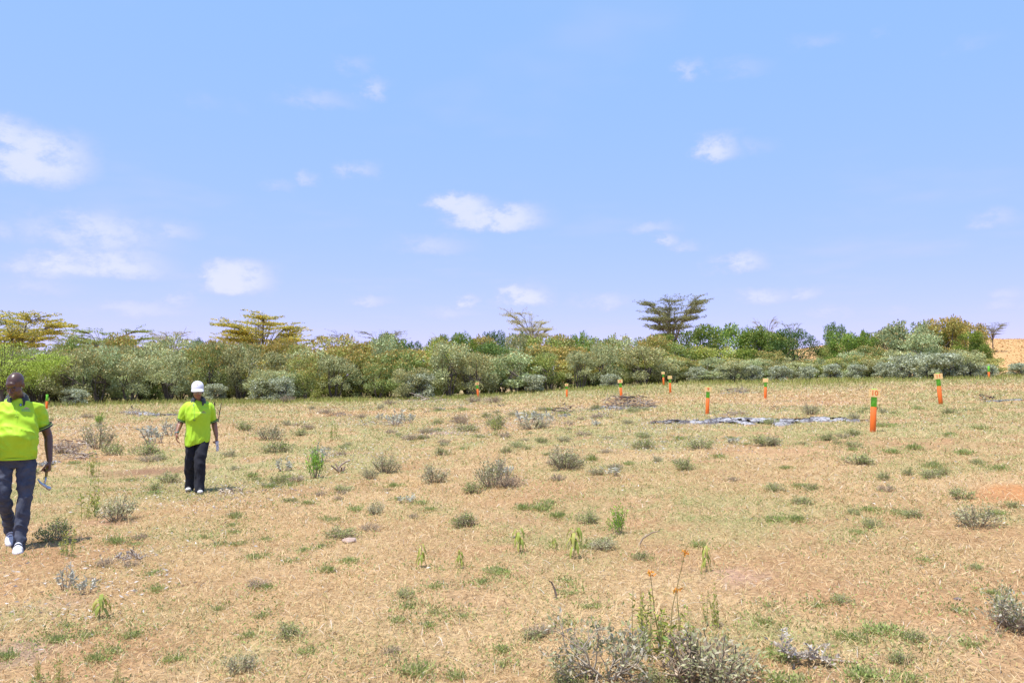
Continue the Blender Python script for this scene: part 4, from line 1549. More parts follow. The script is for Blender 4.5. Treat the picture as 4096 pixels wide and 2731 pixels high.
    if kind == 'twigbush':
        def grow(p, d, L, r, depth):
            q = p + d * L
            m = (p + q) / 2 + rs.normal(0, L * .07, 3)
            tube_add(sg, [p, m, q], [r, r * .85, r * .6], np.array((0.40, 0.34, 0.26)) * rs.uniform(.7, 1.2), 4 if depth > 1 else 3)
            if depth == 0:
                nl = 4
                P = np.tile(q, (nl, 1)) + rs.normal(0, .02, (nl, 3))
                Ls = rs.uniform(0.03, 0.055, nl)
                V, F = leaves(P, unit(rdirs(rs, nl) + d), Ls, Ls * .5, rs, .15)
                lg.add(V, F, tint(rs, nl, HP['grey'] + [(0.55, 0.52, 0.42), (0.26, 0.27, 0.14)], [1] * 6, .2))
                return
            for _ in range(3 if depth > 1 else 4):
                nd = unit(d + rdirs(rs, 1)[0] * 0.95 + np.array([0, 0, .1]))
                grow(q if rs.rand() < .6 else m, nd, L * rs.uniform(.6, .9), r * .62, depth - 1)
        for i in range(7):
            th = 2 * PI * i / 7 + rs.uniform(-.3, .3)
            grow(np.array([0, 0, -.02]), unit(np.array([math.cos(th) * .8, math.sin(th) * .8, rs.uniform(.35, .9)])), rs.uniform(.16, .22), 0.013, 3)
        return lg.mesh('foliage', M_LEAF), sg.mesh('stems', M_TWIG)
    if kind == 'deadbranch':
        spine = [np.array(p) for p in ((0.52, -.02, .03), (0.25, 0, .06), (0.0, .02, .10), (-.22, .0, .14), (-.36, .0, .30))]
        tube_add(sg, spine, [0.020, .018, .016, .012, .006], (0.42, 0.33, 0.26), 6)
        for i in range(26):
            t = rs.uniform(.8, 3.9)
            a = int(t)
            p = spine[a] * (1 - t + a) + spine[a + 1] * (t - a)
            d = unit(np.array([rs.normal(-.3, .7), rs.normal(0, .8), rs.uniform(-.1, .7)]))
            q = p + d * rs.uniform(.10, .26)
            q[2] = max(q[2], .015)
            tube_add(sg, [p, (p + q) / 2 + rs.normal(0, .015, 3), q], [0.007, .005, .003], np.array((0.48, 0.40, 0.32)) * rs.uniform(.7, 1.15), 4)
            nl = 16
            tt = rs.uniform(.2, 1.05, nl)[:, None]
            P = p * (1 - tt) + q * tt
            D = unit(rdirs(rs, nl) + d)
            L = rs.uniform(.04, .075, nl)
            V, F = leaves(P, D, L, L * .42, rs, .3)
            V[:, 2] = np.maximum(V[:, 2], 0.005)
            lg.add(V, F, tint(rs, nl, [(0.55, 0.49, 0.40), (0.44, 0.37, 0.30), (0.62, 0.58, 0.52), (0.34, 0.28, 0.22)], [1, 1, 1, .6], .15))
        return lg.mesh('dead_leaves', M_DRY), sg.mesh('branch', M_TWIG)
    if kind == 'stump':
        for i in range(5):
            th = 2 * PI * i / 5 + rs.uniform(-.4, .4)
            d = unit(np.array([math.cos(th) * .7, math.sin(th) * .7, rs.uniform(.5, 1.0)]))
            L = rs.uniform(.3, .75)
            tube_add(sg, [(0, 0, -.04), d * L * .5 + rs.normal(0, .02, 3), d * L], [0.065, .05, .04], (0.22, 0.16, 0.12), 7)
            V, F = tube([d * L * .985, d * L * 1.005], [0.036, 0.034], 7)
            lg.add(V, F, np.array((0.66, 0.44, 0.27)))
        return lg.mesh('cut_face', M_TWIG), sg.mesh('stem', M_BARK)
    if kind == 'snag':
        tube_add(sg, [(0, 0, -.03), (0.03, 0, .35), (-.02, 0, .7), (0.02, 0, 1.0)], [0.09, .075, .05, .02], (0.05, 0.045, 0.045), 7)
        for i in range(9):
            z = rs.uniform(.2, .85)
            th = rs.uniform(0, 2 * PI)
            e = np.array([math.cos(th) * rs.uniform(.2, .5), math.sin(th) * rs.uniform(.2, .5), z + rs.uniform(-.05, .3)])
            tube_add(lg, [(0, 0, z), e * .5 + np.array([0, 0, z * .5 + .03]), e], [.03, .02, .008], (0.06, 0.05, 0.05), 4)
        return lg.mesh('side_branches', M_TWIG), sg.mesh('trunk', M_TWIG)
    raise ValueError(kind)


HERBS = {}


def herb(kind, u, v, wpx, hk=1.0, label=None, group=None, name=None, cat='plant', var=None, rz=None):
    NV = {'tuft': 6, 'olive': 4, 'grey': 4, 'dry': 3, 'silver': 3, 'weed': 3, 'seedling': 4, 'bright': 2, 'twigbush': 2}.get(kind, 1)
    i = HERBS.setdefault(kind + '#', 0)
    HERBS[kind + '#'] = i + 1
    i = (i if var is None else var) % NV
    if (kind, i) not in HERBS:
        HERBS[(kind, i)] = gen_herb(kind, 300 + 31 * i + sum(map(ord, kind)))
    fol, st = HERBS[(kind, i)]
    p = on_ground(u, v)
    w = wpx / FPX * p.y
    nm = name or {'tuft': 'green_tuft', 'olive': 'low_shrub', 'grey': 'grey_shrub', 'dry': 'dry_shrub', 'silver': 'silver_plant', 'weed': 'leafy_weed', 'seedling': 'leafy_seedling', 'bright': 'bright_green_bush',
                  'flowerweed': 'flowering_weed', 'twigbush': 'twiggy_bush', 'deadbranch': 'dead_branch', 'stump': 'cut_stump', 'snag': 'charred_snag'}[kind]
    rz = rnd.uniform(0, 2 * PI) if rz is None else rz
    if st is None:
        r = link(nm, fol, None, p)
    else:
        r = empty(nm, p)
        link(fol.name.split('.')[0], fol, r)
        link(st.name.split('.')[0], st, r)
    r.rotation_euler = (0, 0, rz)
    w *= {'seedling': 1.35, 'bright': 1.25, 'deadbranch': 1.2, 'silver': 1.15}.get(kind, 1.0)
    r.scale = (w, w, w * hk * (1.35 if kind == 'tuft' else 1.15 if kind in ('olive', 'grey') else 1.0))
    tag(r, label, cat, group)
    return r


K = 1.7415       # the list below was read off a 2352 px wide view
G_T = 'green tufts scattered over the clearing'
G_O = 'low olive shrubs of the clearing'
G_G = 'grey-green shrubs of the clearing'
G_D = 'dry twiggy shrubs of the clearing'
G_S = 'silver-leaved regrowth of the clearing'
G_SD = 'leafy seedlings of the foreground'
G_W = 'yellow-green weeds'
PLANTS = [
    # kind, x, y, width, height factor, label, group
    ('grey', 268, 1196, 95, .9, 'grey-green bush between the hammer carrier and the capped person, over bare reddish soil', G_G),
    ('weed', 208, 1190, 70, 1.1, 'yellow-green weed stalks leaning beside the grey bush near the hammer carrier', G_W),
    ('olive', 125, 1240, 105, .8, 'broad olive shrub right of the hammer carrier\'s front shoe', G_O),
    ('weed', 150, 1275, 60, .8, 'thin pale weed below the olive shrub by the hammer carrier\'s shoe', G_W),
    ('tuft', 268, 1248, 55, 1, 'green tuft below the grey bush near the hammer carrier', G_T),
    ('silver', 152, 1352, 62, 1.3, 'silver-leaved sprout at the lower left', G_S),
    ('silver', 196, 1362, 58, 1.0, 'silver sprout on a brown stump at the lower left', G_S),
    ('seedling', 228, 1420, 50, .9, 'drooping green seedling just below the silver sprouts', G_SD),
    ('dry', 300, 1300, 60, .5, 'grey dead twigs below the green tuft near the hammer carrier', G_D),
    ('dry', 240, 1300, 60, .8, 'thin dry twigs right of the weed near the hammer carrier\'s shoe', G_D),
    ('olive', 352, 1125, 48, .7, 'small olive shrub left of the capped person\'s legs', G_O),
    ('olive', 388, 1108, 62, .8, 'leafy green shrub right next to the capped person\'s trouser leg', G_O),
    ('tuft', 540, 1190, 38, 1.2, 'green tuft below and right of the capped person', G_T),
    ('tuft', 534, 1208, 26, .8, 'smaller tuft touching the one below the capped person', G_T),
    ('tuft', 538, 1225, 34, .8, None, G_T), ('tuft', 545, 1252, 40, .7, None, G_T), ('tuft', 470, 1235, 26, .7, None, G_T), ('tuft', 500, 1252, 30, .6, None, G_T),
    ('olive', 640, 1038, 95, .5, 'long low shrub right of the capped person\'s hand', G_O),
    ('grey', 618, 1010, 85, .6, 'grey shrub behind the long low one right of the capped person', G_G),
    ('olive', 560, 990, 60, .7, 'green-grey shrub just right of the capped person\'s elbow', G_O),
    ('grey', 526, 1048, 40, .6, 'small grey-green cushion right of the capped person\'s knees', G_G),
    ('bright', 722, 1098, 52, 1.35, 'bright green leafy plant beside the cut stump', 'bright green plants'),
    ('silver', 735, 1060, 60, 1.0, 'silver leaves rising behind the bright green plant', G_S),
    ('stump', 782, 1085, 42, .9, 'sawn shrub stump with pale cut faces', None),
    ('grey', 885, 1085, 80, .8, 'wispy grey shrub right of the cut stump', G_G),
    ('grey', 850, 1100, 50, .8, 'small grey wisp between stump and wispy shrub', G_G),
    ('grey', 998, 1108, 80, .75, 'round grey-green shrub in the middle of the clearing', G_G),
    ('grey', 1130, 1118, 95, 1.1, 'tall wispy grey shrub in the centre, left half', G_G),
    ('dry', 1170, 1118, 90, .9, 'dry twigs crowding the tall wispy shrub in the centre', G_D),
    ('silver', 1160, 1092, 50, 1.0, 'silver sprout inside the tall wispy shrub', G_S),
    ('olive', 1090, 1130, 70, .6, 'low green shrub at the foot of the tall wispy one', G_O),
    ('grey', 1296, 1078, 105, .75, 'dark grey rounded shrub right of centre', G_G),
    ('olive', 1310, 1072, 80, .8, 'olive shrub growing into the dark rounded one right of centre', G_O),
    ('tuft', 1362, 1058, 40, 1.1, None, G_T), ('olive', 1165, 1040, 40, .7, None, G_O), ('tuft', 905, 1118, 30, 1, None, G_T),
    ('olive', 1065, 1208, 75, .8, 'greenish twiggy shrub below the centre with a yellow flower', G_O),
    ('dry', 1070, 1206, 70, .7, 'dry twigs among the greenish shrub below the centre', G_D),
    ('tuft', 968, 1158, 44, .8, None, G_T), ('tuft', 988, 1172, 30, .9, None, G_T), ('dry', 950, 1190, 36, .8, None, G_D), ('tuft', 915, 1148, 26, .7, None, G_T),
    ('olive', 1346, 1202, 62, .9, 'green shrub left of the bright yellow-green bush', G_O),
    ('tuft', 1280, 1188, 46, 1, None, G_T), ('tuft', 1240, 1172, 70, .8, None, G_T), ('tuft', 1200, 1170, 50, .8, None, G_T), ('tuft', 1265, 1155, 44, .6, None, G_T),
    ('bright', 1418, 1226, 56, 1.05, 'bright yellow-green bush alone in the dry grass right of centre', 'bright green plants'),
    ('olive', 782, 1236, 90, .6, 'low green shrub left of the foreground seedlings', G_O),
    ('dry', 850, 1218, 60, .7, 'grey dry twigs right of the low green shrub', G_D),
    ('tuft', 758, 1195, 40, .7, None, G_T), ('tuft', 705, 1158, 34, .7, None, G_T), ('tuft', 620, 1120, 36, .8, None, G_T), ('tuft', 592, 1105, 40, .7, None, G_T), ('tuft', 660, 1100, 46, .6, None, G_T),
    ('grey', 1385, 1262, 70, .6, 'small grey-green shrub right of the tallest seedling', G_G),
    ('olive', 1474, 1284, 50, .7, 'small dark shrub under the arching grass stem', G_O),
    ('seedling', 968, 1302, 34, 1.3, 'leftmost of the drooping seedlings in the foreground', G_SD),
    ('seedling', 1056, 1305, 28, 1.2, 'small seedling second from left in the foreground', G_SD),
    ('seedling', 1196, 1268, 38, 1.2, 'third drooping seedling, with yellow top leaf', G_SD),
    ('seedling', 1318, 1282, 48, 1.2, 'largest drooping seedling with long hanging leaves', G_SD),
    ('seedling', 1272, 1262, 20, 1.1, 'tiny seedling left of the largest one', G_SD),
    ('tuft', 755, 1312, 60, .8, 'two-part green tuft left of the foreground seedlings', G_T),
    ('tuft', 590, 1282, 50, .8, None, G_T), ('dry', 592, 1348, 72, .6, 'dry twigs with green sprigs in the left foreground', G_D), ('tuft', 612, 1352, 36, .9, None, G_T),
    ('tuft', 360, 1358, 44, 1, None, G_T), ('tuft', 345, 1320, 30, .7, None, G_T), ('tuft', 700, 1265, 34, .6, None, G_T), ('tuft', 610, 1240, 34, .6, None, G_T),
    ('tuft', 1140, 1318, 75, .7, 'wide low green tuft below the middle seedlings', G_T), ('tuft', 1110, 1340, 40, .7, None, G_T),
    ('olive', 932, 1372, 46, .9, 'small olive shrub in the foreground below the leftmost seedling', G_O), ('tuft', 948, 1392, 30, .7, None, G_T), ('tuft', 1000, 1410, 44, .7, None, G_T), ('tuft', 985, 1440, 34, 1, None, G_T),
    ('tuft', 572, 1462, 50, .9, 'dark green tuft in the left foreground', G_T), ('olive', 662, 1462, 90, .6, 'grey-green low shrub in the left foreground', G_O), ('grey', 552, 1540, 95, .6, 'grey-green shrub at the bottom left of centre', G_G),
    ('tuft', 398, 1515, 60, .7, None, G_T), ('tuft', 500, 1400, 40, .5, None, G_T), ('tuft', 700, 1500, 60, .6, None, G_T),
    ('tuft', 955, 1550, 110, .7, 'wide dark green tuft at the bottom middle', G_T), ('tuft', 1045, 1555, 60, .7, None, G_T), ('dry', 900, 1500, 70, .5, None, G_D),
    ('dry', 1238, 1458, 90, .7, 'brownish dry tuft left of the big twiggy bush', G_D), ('olive', 1225, 1468, 60, .7, 'olive sprigs beside the big twiggy bush', G_O),
    ('tuft', 18, 1512, 60, 1, 'bright green tuft at the lower left edge', G_T), ('weed', 85, 1566, 24, 2.2, 'upright green weed at the bottom left', G_W), ('weed', 132, 1572, 30, 2.0, 'yellowish upright weed at the bottom left', G_W), ('weed', 268, 1572, 18, 2.6, 'thin yellow-green weed stalk at the bottom left', G_W),
    ('twigbush', 1395, 1562, 290, 1.05, 'big grey twiggy bush at the bottom, left of the flowering weed', 'twiggy bushes'),
    ('olive', 1300, 1572, 90, .4, 'green undergrowth at the left foot of the big grey twiggy bush', G_O),
    ('dry', 1600, 1562, 240, 1.1, 'big grey-brown bush at the bottom, right of the flowering weed', G_D),
    ('grey', 1650, 1566, 230, .75, 'grey-green leaves through the big grey-brown bush', G_G),
    ('olive', 1520, 1572, 120, .5, 'green shrub filling between the two big bottom bushes', G_O),
    ('flowerweed', 1535, 1500, 240, .98, 'tall weed with orange flower heads between the two bottom bushes', None),
    ('weed', 1500, 1510, 110, 1.0, 'leafy yellow-green weed thicket rising out of the big twiggy bush', G_W),
    ('weed', 1575, 1500, 100, .9, 'leafy weed just right of the tallest orange flower stem', G_W),
    ('weed', 1475, 1470, 100, .95, 'yellow-green leafy weed left of the orange flowers', G_W),
    ('weed', 1640, 1440, 60, 1.4, 'tall green leafy weed right of the orange flowers', G_W),
    ('seedling', 1622, 1312, 30, 1.6, 'slim upright sapling above the orange flowers', G_SD),
    ('deadbranch', 1862, 1525, 165, .8, 'fallen dead branch with pale curled leaves, bottom right', None),
    ('tuft', 1960, 1468, 80, .8, 'green tuft above the fallen dead branch', G_T), ('olive', 2072, 1522, 72, .7, 'round green shrub right of the fallen dead branch', G_O), ('tuft', 2020, 1450, 110, .5, None, G_T),
    ('tuft', 1795, 1510, 110, .6, 'green grassy tuft left of the fallen dead branch', G_T), ('tuft', 1800, 1565, 140, .5, None, G_T), ('tuft', 1990, 1560, 110, .6, None, G_T), ('tuft', 2090, 1560, 100, .5, None, G_T),
    ('twigbush', 2345, 1442, 210, 1.0, 'grey twiggy bush cut by the right edge', 'twiggy bushes'), ('dry', 2340, 1444, 150, .8, 'dry stems at the foot of the right edge bush', G_D),
    ('tuft', 1778, 1196, 50, .8, 'left of two neighbouring tufts in the pale grass', G_T), ('tuft', 1832, 1198, 50, .9, 'right of two neighbouring tufts in the pale grass', G_T),
    ('olive', 2005, 1210, 56, .8, 'green shrub in the pale grass right of the two tufts', G_O), ('tuft', 1970, 1226, 40, .8, None, G_T), ('olive', 2095, 1188, 60, .6, None, G_O), ('tuft', 2060, 1180, 46, .7, None, G_T),
    ('grey', 2240, 1208, 120, .6, 'wide grey-green shrub below the bare red soil', G_G), ('olive', 2208, 1145, 62, .8, 'green shrub left of the bare red soil', G_O),
    ('olive', 1968, 1064, 90, .5, None, G_O), ('tuft', 2050, 1040, 50, .6, None, G_T), ('tuft', 2098, 1032, 52, .9, None, G_T), ('tuft', 2148, 1074, 52, .9, None, G_T), ('olive', 2138, 1098, 56, .8, None, G_O),
    ('tuft', 2216, 1044, 52, .8, None, G_T), ('tuft', 2290, 1078, 44, .8, None, G_T), ('dry', 2036, 1128, 50, .8, 'brown dry tuft right of centre', G_D), ('olive', 2030, 1102, 40, .9, None, G_O), ('tuft', 1838, 1118, 44, .6, None, G_T), ('dry', 1685, 1104, 40, .6, None, G_D),
    ('olive', 1758, 1022, 76, .6, None, G_O), ('olive', 1572, 1078, 66, .7, 'olive shrub above the bright yellow-green bush', G_O), ('olive', 1610, 1030, 80, .6, None, G_O), ('tuft', 1802, 1076, 26, .8, None, G_T), ('olive', 1480, 1030, 70, .6, None, G_O), ('tuft', 1650, 1050, 44, .6, None, G_T),
    ('tuft', 2032, 980, 46, .7, 'green tuft just right of the nearest post\'s foot', G_T), ('grey', 1862, 952, 50, .8, 'grey-green shrub right of the ash strip\'s top', G_G), ('olive', 1960, 1000, 50, .6, None, G_O), ('olive', 1900, 1010, 60, .5, None, G_O), ('tuft', 2180, 1000, 40, .6, None, G_T),
    ('olive', 1775, 975, 40, .8, 'small green shrub in front of the white ash', G_O), ('tuft', 2110, 940, 36, .7, None, G_T), ('olive', 2180, 950, 44, .6, None, G_O), ('tuft', 2250, 985, 44, .6, None, G_T),
    ('silver', 355, 1018, 90, .8, 'silver-leaved regrowth left of the capped person\'s hand', G_S), ('silver', 395, 1000, 60, .9, 'silver regrowth right behind the capped person\'s wrist', G_S), ('grey', 225, 1030, 90, .9, 'grey leafy shrub behind the hammer carrier\'s elbow', G_G), ('olive', 262, 1045, 70, .8, 'green shrub behind the hammer carrier\'s forearm', G_O),
    ('dry', 150, 1040, 90, .8, 'dry brown shrub next to the hammer carrier\'s forearm', G_D), ('bright', 230, 975, 26, 1.0, 'small bright green sapling left of the dark ash', 'bright green plants'), ('olive', 330, 1045, 80, .7, None, G_O), ('dry', 345, 1060, 70, .6, None, G_D), ('dry', 200, 960, 40, .7, None, G_D),
    ('weed', 215, 1095, 40, 1.3, 'yellow weed stalk right of the hammer carrier\'s hand', G_W), ('olive', 60, 1090, 60, .7, None, G_O),
    ('silver', 905, 978, 60, .9, 'silver plant beside the pale fallen branch', G_S), ('silver', 935, 972, 50, .8, 'smaller silver plant right of the pale branch', G_S), ('silver', 870, 965, 30, .9, None, G_S), ('silver', 770, 915, 26, .9, None, G_S), ('dry', 745, 950, 50, .6, None, G_D),
    ('dry', 1060, 975, 44, 1.5, 'upright bare grey stems in the mid distance', G_D), ('olive', 1072, 990, 80, .4, 'low shrub at the foot of the upright bare stems', G_O), ('olive', 1142, 985, 60, 1.1, 'grey-green bush below post six', G_O), ('weed', 1145, 1000, 40, .8, 'thin stems below the grey-green bush under post six', G_W),
    ('silver', 1210, 975, 70, .8, 'silver plants left of the brush pile by post seven', G_S), ('silver', 1250, 975, 60, .8, None, G_S), ('grey', 1222, 985, 90, .4, None, G_G), ('dry', 1088, 925, 50, .9, None, G_D), ('dry', 1130, 925, 60, .7, None, G_D), ('dry', 980, 995, 50, .7, None, G_D), ('dry', 1020, 1018, 40, .7, None, G_D),
    ('dry', 660, 925, 40, 1.2, 'brown dead shrub left of the charred snag', G_D), ('snag', 703, 922, 20, 1.0, 'small charred snag standing before the thicket', None), ('dry', 895, 930, 40, .9, None, G_D), ('dry', 830, 960, 40, .7, None, G_D),
    ('dry', 940, 1010, 60, .6, None, G_D), ('olive', 690, 1000, 50, .6, None, G_O), ('weed', 765, 1010, 26, 1.6, 'slim weed stalk right of the capped person in the mid distance', G_W), ('dry', 1160, 1005, 36, 1.0, None, G_D), ('dry', 1340, 1000, 50, .5, None, G_D),
    ('silver', 1370, 978, 40, .6, None, G_S), ('olive', 1480, 1005, 50, .6, None, G_O), ('tuft', 1560, 1010, 40, .6, None, G_T), ('silver', 1680, 1018, 50, .5, None, G_S), ('dry', 1500, 935, 30, .8, None, G_D),
]
GENERIC = {
    'tuft': 'small low green tuft scattered in the dry grass', 'olive': 'small low olive-green shrub scattered in the dry grass', 'grey': 'small low grey-green shrub scattered in the dry grass',
    'dry': 'small dry brown twiggy shrub scattered in the dry grass', 'silver': 'small silver-leaved sprout scattered in the mid distance', 'weed': 'thin yellow-green weed in the grass',
}


def build_plants():
    marks = [('the hammer carrier\'s front shoe', 40, 1260), ('the capped person', 445, 1120), ('the cut stump', 782, 1080), ('the tall wispy shrub', 1145, 1110), ('the dark rounded shrub', 1296, 1070), ('the bright yellow-green bush', 1418, 1215),
             ('the largest seedling', 1318, 1275), ('the leftmost seedling', 968, 1295), ('the silver sprouts', 170, 1350), ('the flowering weed', 1535, 1480), ('the fallen dead branch', 1862, 1520), ('the bare red soil', 2310, 1120),
             ('the nearest post', 2005, 990), ('the long ash strip', 1740, 968), ('the big stick pile', 1440, 925), ('the upright bare stems', 1060, 970), ('the charred snag', 703, 915), ('the two neighbouring tufts', 1805, 1190), ('the right edge bush', 2330, 1420), ('the dark ash strip', 340, 952)]
    count = {}
    spots = []
    # more wispy scrub of the same kinds in the middle distance
    ra = np.random.RandomState(40)
    extra = []
    while len(extra) < 172:
        near = len(extra) > 130
        x, y = ra.uniform(95, 2330), (940 + 260 * ra.rand() ** 1.5 if not near else ra.uniform(1200, 1550))
        if not near and len(extra) > 80:
            x = ra.uniform(520, 1500)
        if 400 < x < 520 and y < 1140:
            continue
        if fbm(np.array([[x * .006, y * .012]]), 3, 8)[0] + ra.uniform(-.06, .06) < .49:
            continue
        kind = ra.choice(['olive', 'grey', 'dry', 'tuft', 'silver'], p=[.30, .18, .26, .20, .06])
        if near:
            kind = ra.choice(['tuft', 'olive', 'dry'], p=[.70, .10, .20])
        if x > 1500 and kind in ('silver', 'dry'):
            kind = 'olive'
        g = {'olive': G_O, 'grey': G_G, 'dry': G_D, 'tuft': G_T, 'silver': G_S}[kind]
        extra.append((kind, x, y, ra.uniform(22, 46) * (0.7 + (y - 930) / 300) * (0.55 if near else 1.0), ra.uniform(.4, .85), None, g))
    for (kind, x, y, w, hk, label, group) in PLANTS + extra:
        if label is None:
            m = min(marks, key=lambda q: math.hypot(q[1] - x, (q[2] - y) * 1.6))
            dx, dy = x - m[1], y - m[2]
            side = ('left of' if dx < 0 else 'right of') if abs(dx) > abs(dy) * 1.2 else ('beyond' if dy < 0 else 'in front of')
            kd = {'tuft': 'low green tuft', 'olive': 'low olive shrub', 'grey': 'low grey-green shrub', 'dry': 'dry twiggy shrub', 'silver': 'silver-leaved sprout', 'weed': 'thin yellow-green weed'}[kind]
            size = 'wide' if w > 60 else 'small' if w > 36 else 'tiny'
            key = (kd, size, side, m[0])
            n = count.get(key, 0)
            count[key] = n + 1
            label = '%s%s %s in the dry grass %s %s' % (('', 'second ', 'third ', 'fourth ', 'fifth ', 'sixth ', 'seventh ', 'eighth ', 'ninth ', 'tenth ', 'eleventh ', 'twelfth ')[min(n, 11)], size, kd, side, m[0])
        cat = {'tuft': 'plant', 'stump': 'stump', 'snag': 'snag', 'deadbranch': 'branch', 'weed': 'weed', 'flowerweed': 'weed', 'seedling': 'seedling', 'silver': 'plant'}.get(kind, 'shrub')
        ho = herb(kind, x * K, y * K, w * K, hk, label or GENERIC[kind], group, cat=cat, rz=0.0 if kind in ('deadbranch', 'flowerweed') else None)
        spots.append((kind, ho.location.x, ho.location.y, ho.scale.x))
    # uncountable sprigs of green between them
    rs = np.random.RandomState(77)
    x, y = scatter(rs, 58000, 3.6, 52, 1.35)
    P = np.column_stack([x, y])
    _, green, bare = ground_tone(x, y)
    patch = fbm(P * 0.9, 3, 71) + 0.38 * green
    pt = rs.uniform(size=len(x))
    k = (patch + 0.10 * pt > 0.64) & (bare < 0.6)
    x, y = x[k], y[k]
    # sprigs gather round every plant so that it grows out of the sward
    xs, ys = [x], [y]
    for (kd, px, py, pw) in spots:
        q = 46 if kd in ('tuft', 'olive') else 22
        xs.append(rs.normal(px, pw * .62, q))
        ys.append(rs.normal(py, pw * .8, q))
    x, y = np.concatenate(xs), np.concatenate(ys)
    n0 = len(x)
    m = 3
    X = np.repeat(x, m) + rs.normal(0, 0.03, n0 * m)
    Y = np.repeat(y, m) + rs.normal(0, 0.03, n0 * m)
    n = len(X)
    Pz = np.column_stack([X, Y, tz(X, Y) + rs.uniform(0, 0.02, n)])
    D = unit(rdirs(rs, n) * 0.8 + np.array([0, 0, 0.7]))
    L = rs.uniform(0.010, 0.024, n) * (1 + 0.045 * Y)
    V, F = leaves(Pz, D, L, L * 0.4, rs, 0.1)
    C = tint(rs, n, HP['green'] + HP['olive'] + [(0.50, 0.42, 0.22)], [2, 2, 1, 2, 2, 2, 1, 1, 2], 0.2)
    o = link('ground_cover', mesh_np('ground_cover', V, F, M_LEAF, C))
    tag(o, 'tiny green sprigs growing through the dry grass', 'ground cover', kind='stuff')
    # two leaning burnt sticks behind the capped person and an arching stem
    for (u0, v0, u1, v1, r, col, nm, lb) in [
        (848, 1690, 858, 1607, .03, (0.06, .045, .04), 'dead_stick', 'left of two dark dead sticks standing behind the capped person\'s arm'),
        (872, 1690, 886, 1612, .02, (0.09, .06, .05), 'dead_stick', 'right, thinner of two dark dead sticks behind the capped person\'s arm'),
        (2545, 2185, 2640, 2125, .009, (0.30, .23, .16), 'arching_stem', 'long arching dry seed stem right of the bright yellow-green bush'),
        (2230, 2395, 2197, 2325, .008, (0.16, .12, .10), 'dead_stick', 'short dark stick leaning in the foreground grass'),
        (1345, 1880, 1400, 1842, .022, (0.36, .28, .22), 'cut_branch', 'split branch end slanting right beside the cut stump'),
    ]:
        p = on_ground(u0, v0)
        hh = (v0 - v1) / FPX * p.y
        dx = (u1 - u0) / FPX * p.y
        g = Geo()
        pts = [np.array([0, 0, -.03]), np.array([dx * .3, 0.03, hh * .5]), np.array([dx * .7, .02, hh * .9]), np.array([dx, 0, hh])]
        tube_add(g, pts, [r, r * .9, r * .75, r * .5], col, 6)
        if nm == 'dead_stick' and hh > .3:
            tube_add(g, [pts[1], pts[1] + np.array([-.12, .05, .22])], [r * .5, r * .2], col, 4)
        o = link(nm, g.mesh(nm, M_TWIG, True), None, p)
        tag(o, lb, 'stick')
    # three stones
    for (u, v, w, lb) in [(1400, 2165, 60, 'flat pinkish stone beside the low green shrub in the foreground'), (2055, 2150, 26, 'dark stone behind the third seedling'), (3835, 2398, 30, 'dark stone in the dry grass at lower right')]:
        p = on_ground(u, v)
        s = w / FPX * p.y
        bm = bmesh.new()
        bmesh.ops.create_icosphere(bm, subdivisions=3, radius=0.5)
        for vv in bm.verts:
            k = fbm(np.array([[vv.co.x * 2.5 + u, vv.co.y * 2.5, vv.co.z * 2.5]]), 3, 3)[0]
            vv.co *= 0.6 + 0.8 * k
            vv.co.z *= 0.45
        me = bpy.data.meshes.new('stone')
        bm.to_mesh(me)
        bm.free()
        me.materials.append(M_STONE if w > 40 else M_STONE_D)
        o = link('stone', me, None, p + Vector((0, 0, s * .05)))
        o.scale = (s, s, s)
        tag(o, lb, 'stone')


M_STONE = mat_noise('stone', (0.48, 0.35, 0.29), (0.36, 0.26, 0.21), 5, 0.9, 0.2, 0.5)
M_STONE_D = mat_noise('dark_stone', (0.16, 0.13, 0.14), (0.24, 0.19, 0.18), 5, 0.9, 0.2, 0.5)
build_plants()

# ------------------------------------------------------------------ the two people
def ell(c, r, R=None, seg=18, rings=12):
    V, F = [], []
    for i in range(rings + 1):
        a = PI * i / rings
        for j in range(seg):
            b = 2 * PI * j / seg
            V.append((math.sin(a) * math.cos(b) * r[0], math.sin(a) * math.sin(b) * r[1], math.cos(a) * r[2]))
    for i in range(rings):
        for j in range(seg):
            k = (j + 1) % seg
            F.append((i * seg + j, (i + 1) * seg + j, (i + 1) * seg + k, i * seg + k))
    V = np.array(V)
    if R is not None:
        V = V @ np.array(R).T
    return V + np.array(c), np.array(F)


def limb(pts, rad, sides=14):
    """closed tapered limb with rounded ends"""
    pts = np.asarray(pts, float)
    rad = np.asarray(rad, float)
    d0, d1 = unit(pts[0] - pts[1]), unit(pts[-1] - pts[-2])
    P = np.vstack([pts[0] + d0 * rad[0] * .85, pts[0] + d0 * rad[0] * .5, pts, pts[-1] + d1 * rad[-1] * .5, pts[-1] + d1 * rad[-1] * .85])
    R = np.concatenate([[rad[0] * .35, rad[0] * .8], rad, [rad[-1] * .8, rad[-1] * .35]])
    return tube(P, R, sides, True)


def smooth_path(pts, n=4):
    """a few in-between points so that limbs bend softly"""
    pts = np.asarray(pts, float)
    out = []
    P = np.vstack([2 * pts[0] - pts[1], pts, 2 * pts[-1] - pts[-2]])
    for i in range(1, len(P) - 2):
        for k in range(n):
            t = k / n
            a, b, c, d = P[i - 1], P[i], P[i + 1], P[i + 2]
            out.append(0.5 * ((2 * b) + (-a + c) * t + (2 * a - 5 * b + 4 * c - d) * t ** 2 + (-a + 3 * b - 3 * c + d) * t ** 3))
    out.append(pts[-1])
    return np.array(out)


def slimb(pts, rad, n=4, sides=14):
    P = smooth_path(pts, n)
    R = smooth_path(np.asarray(rad, float)[:, None], n)[:, 0]
    return limb(P, R, sides)


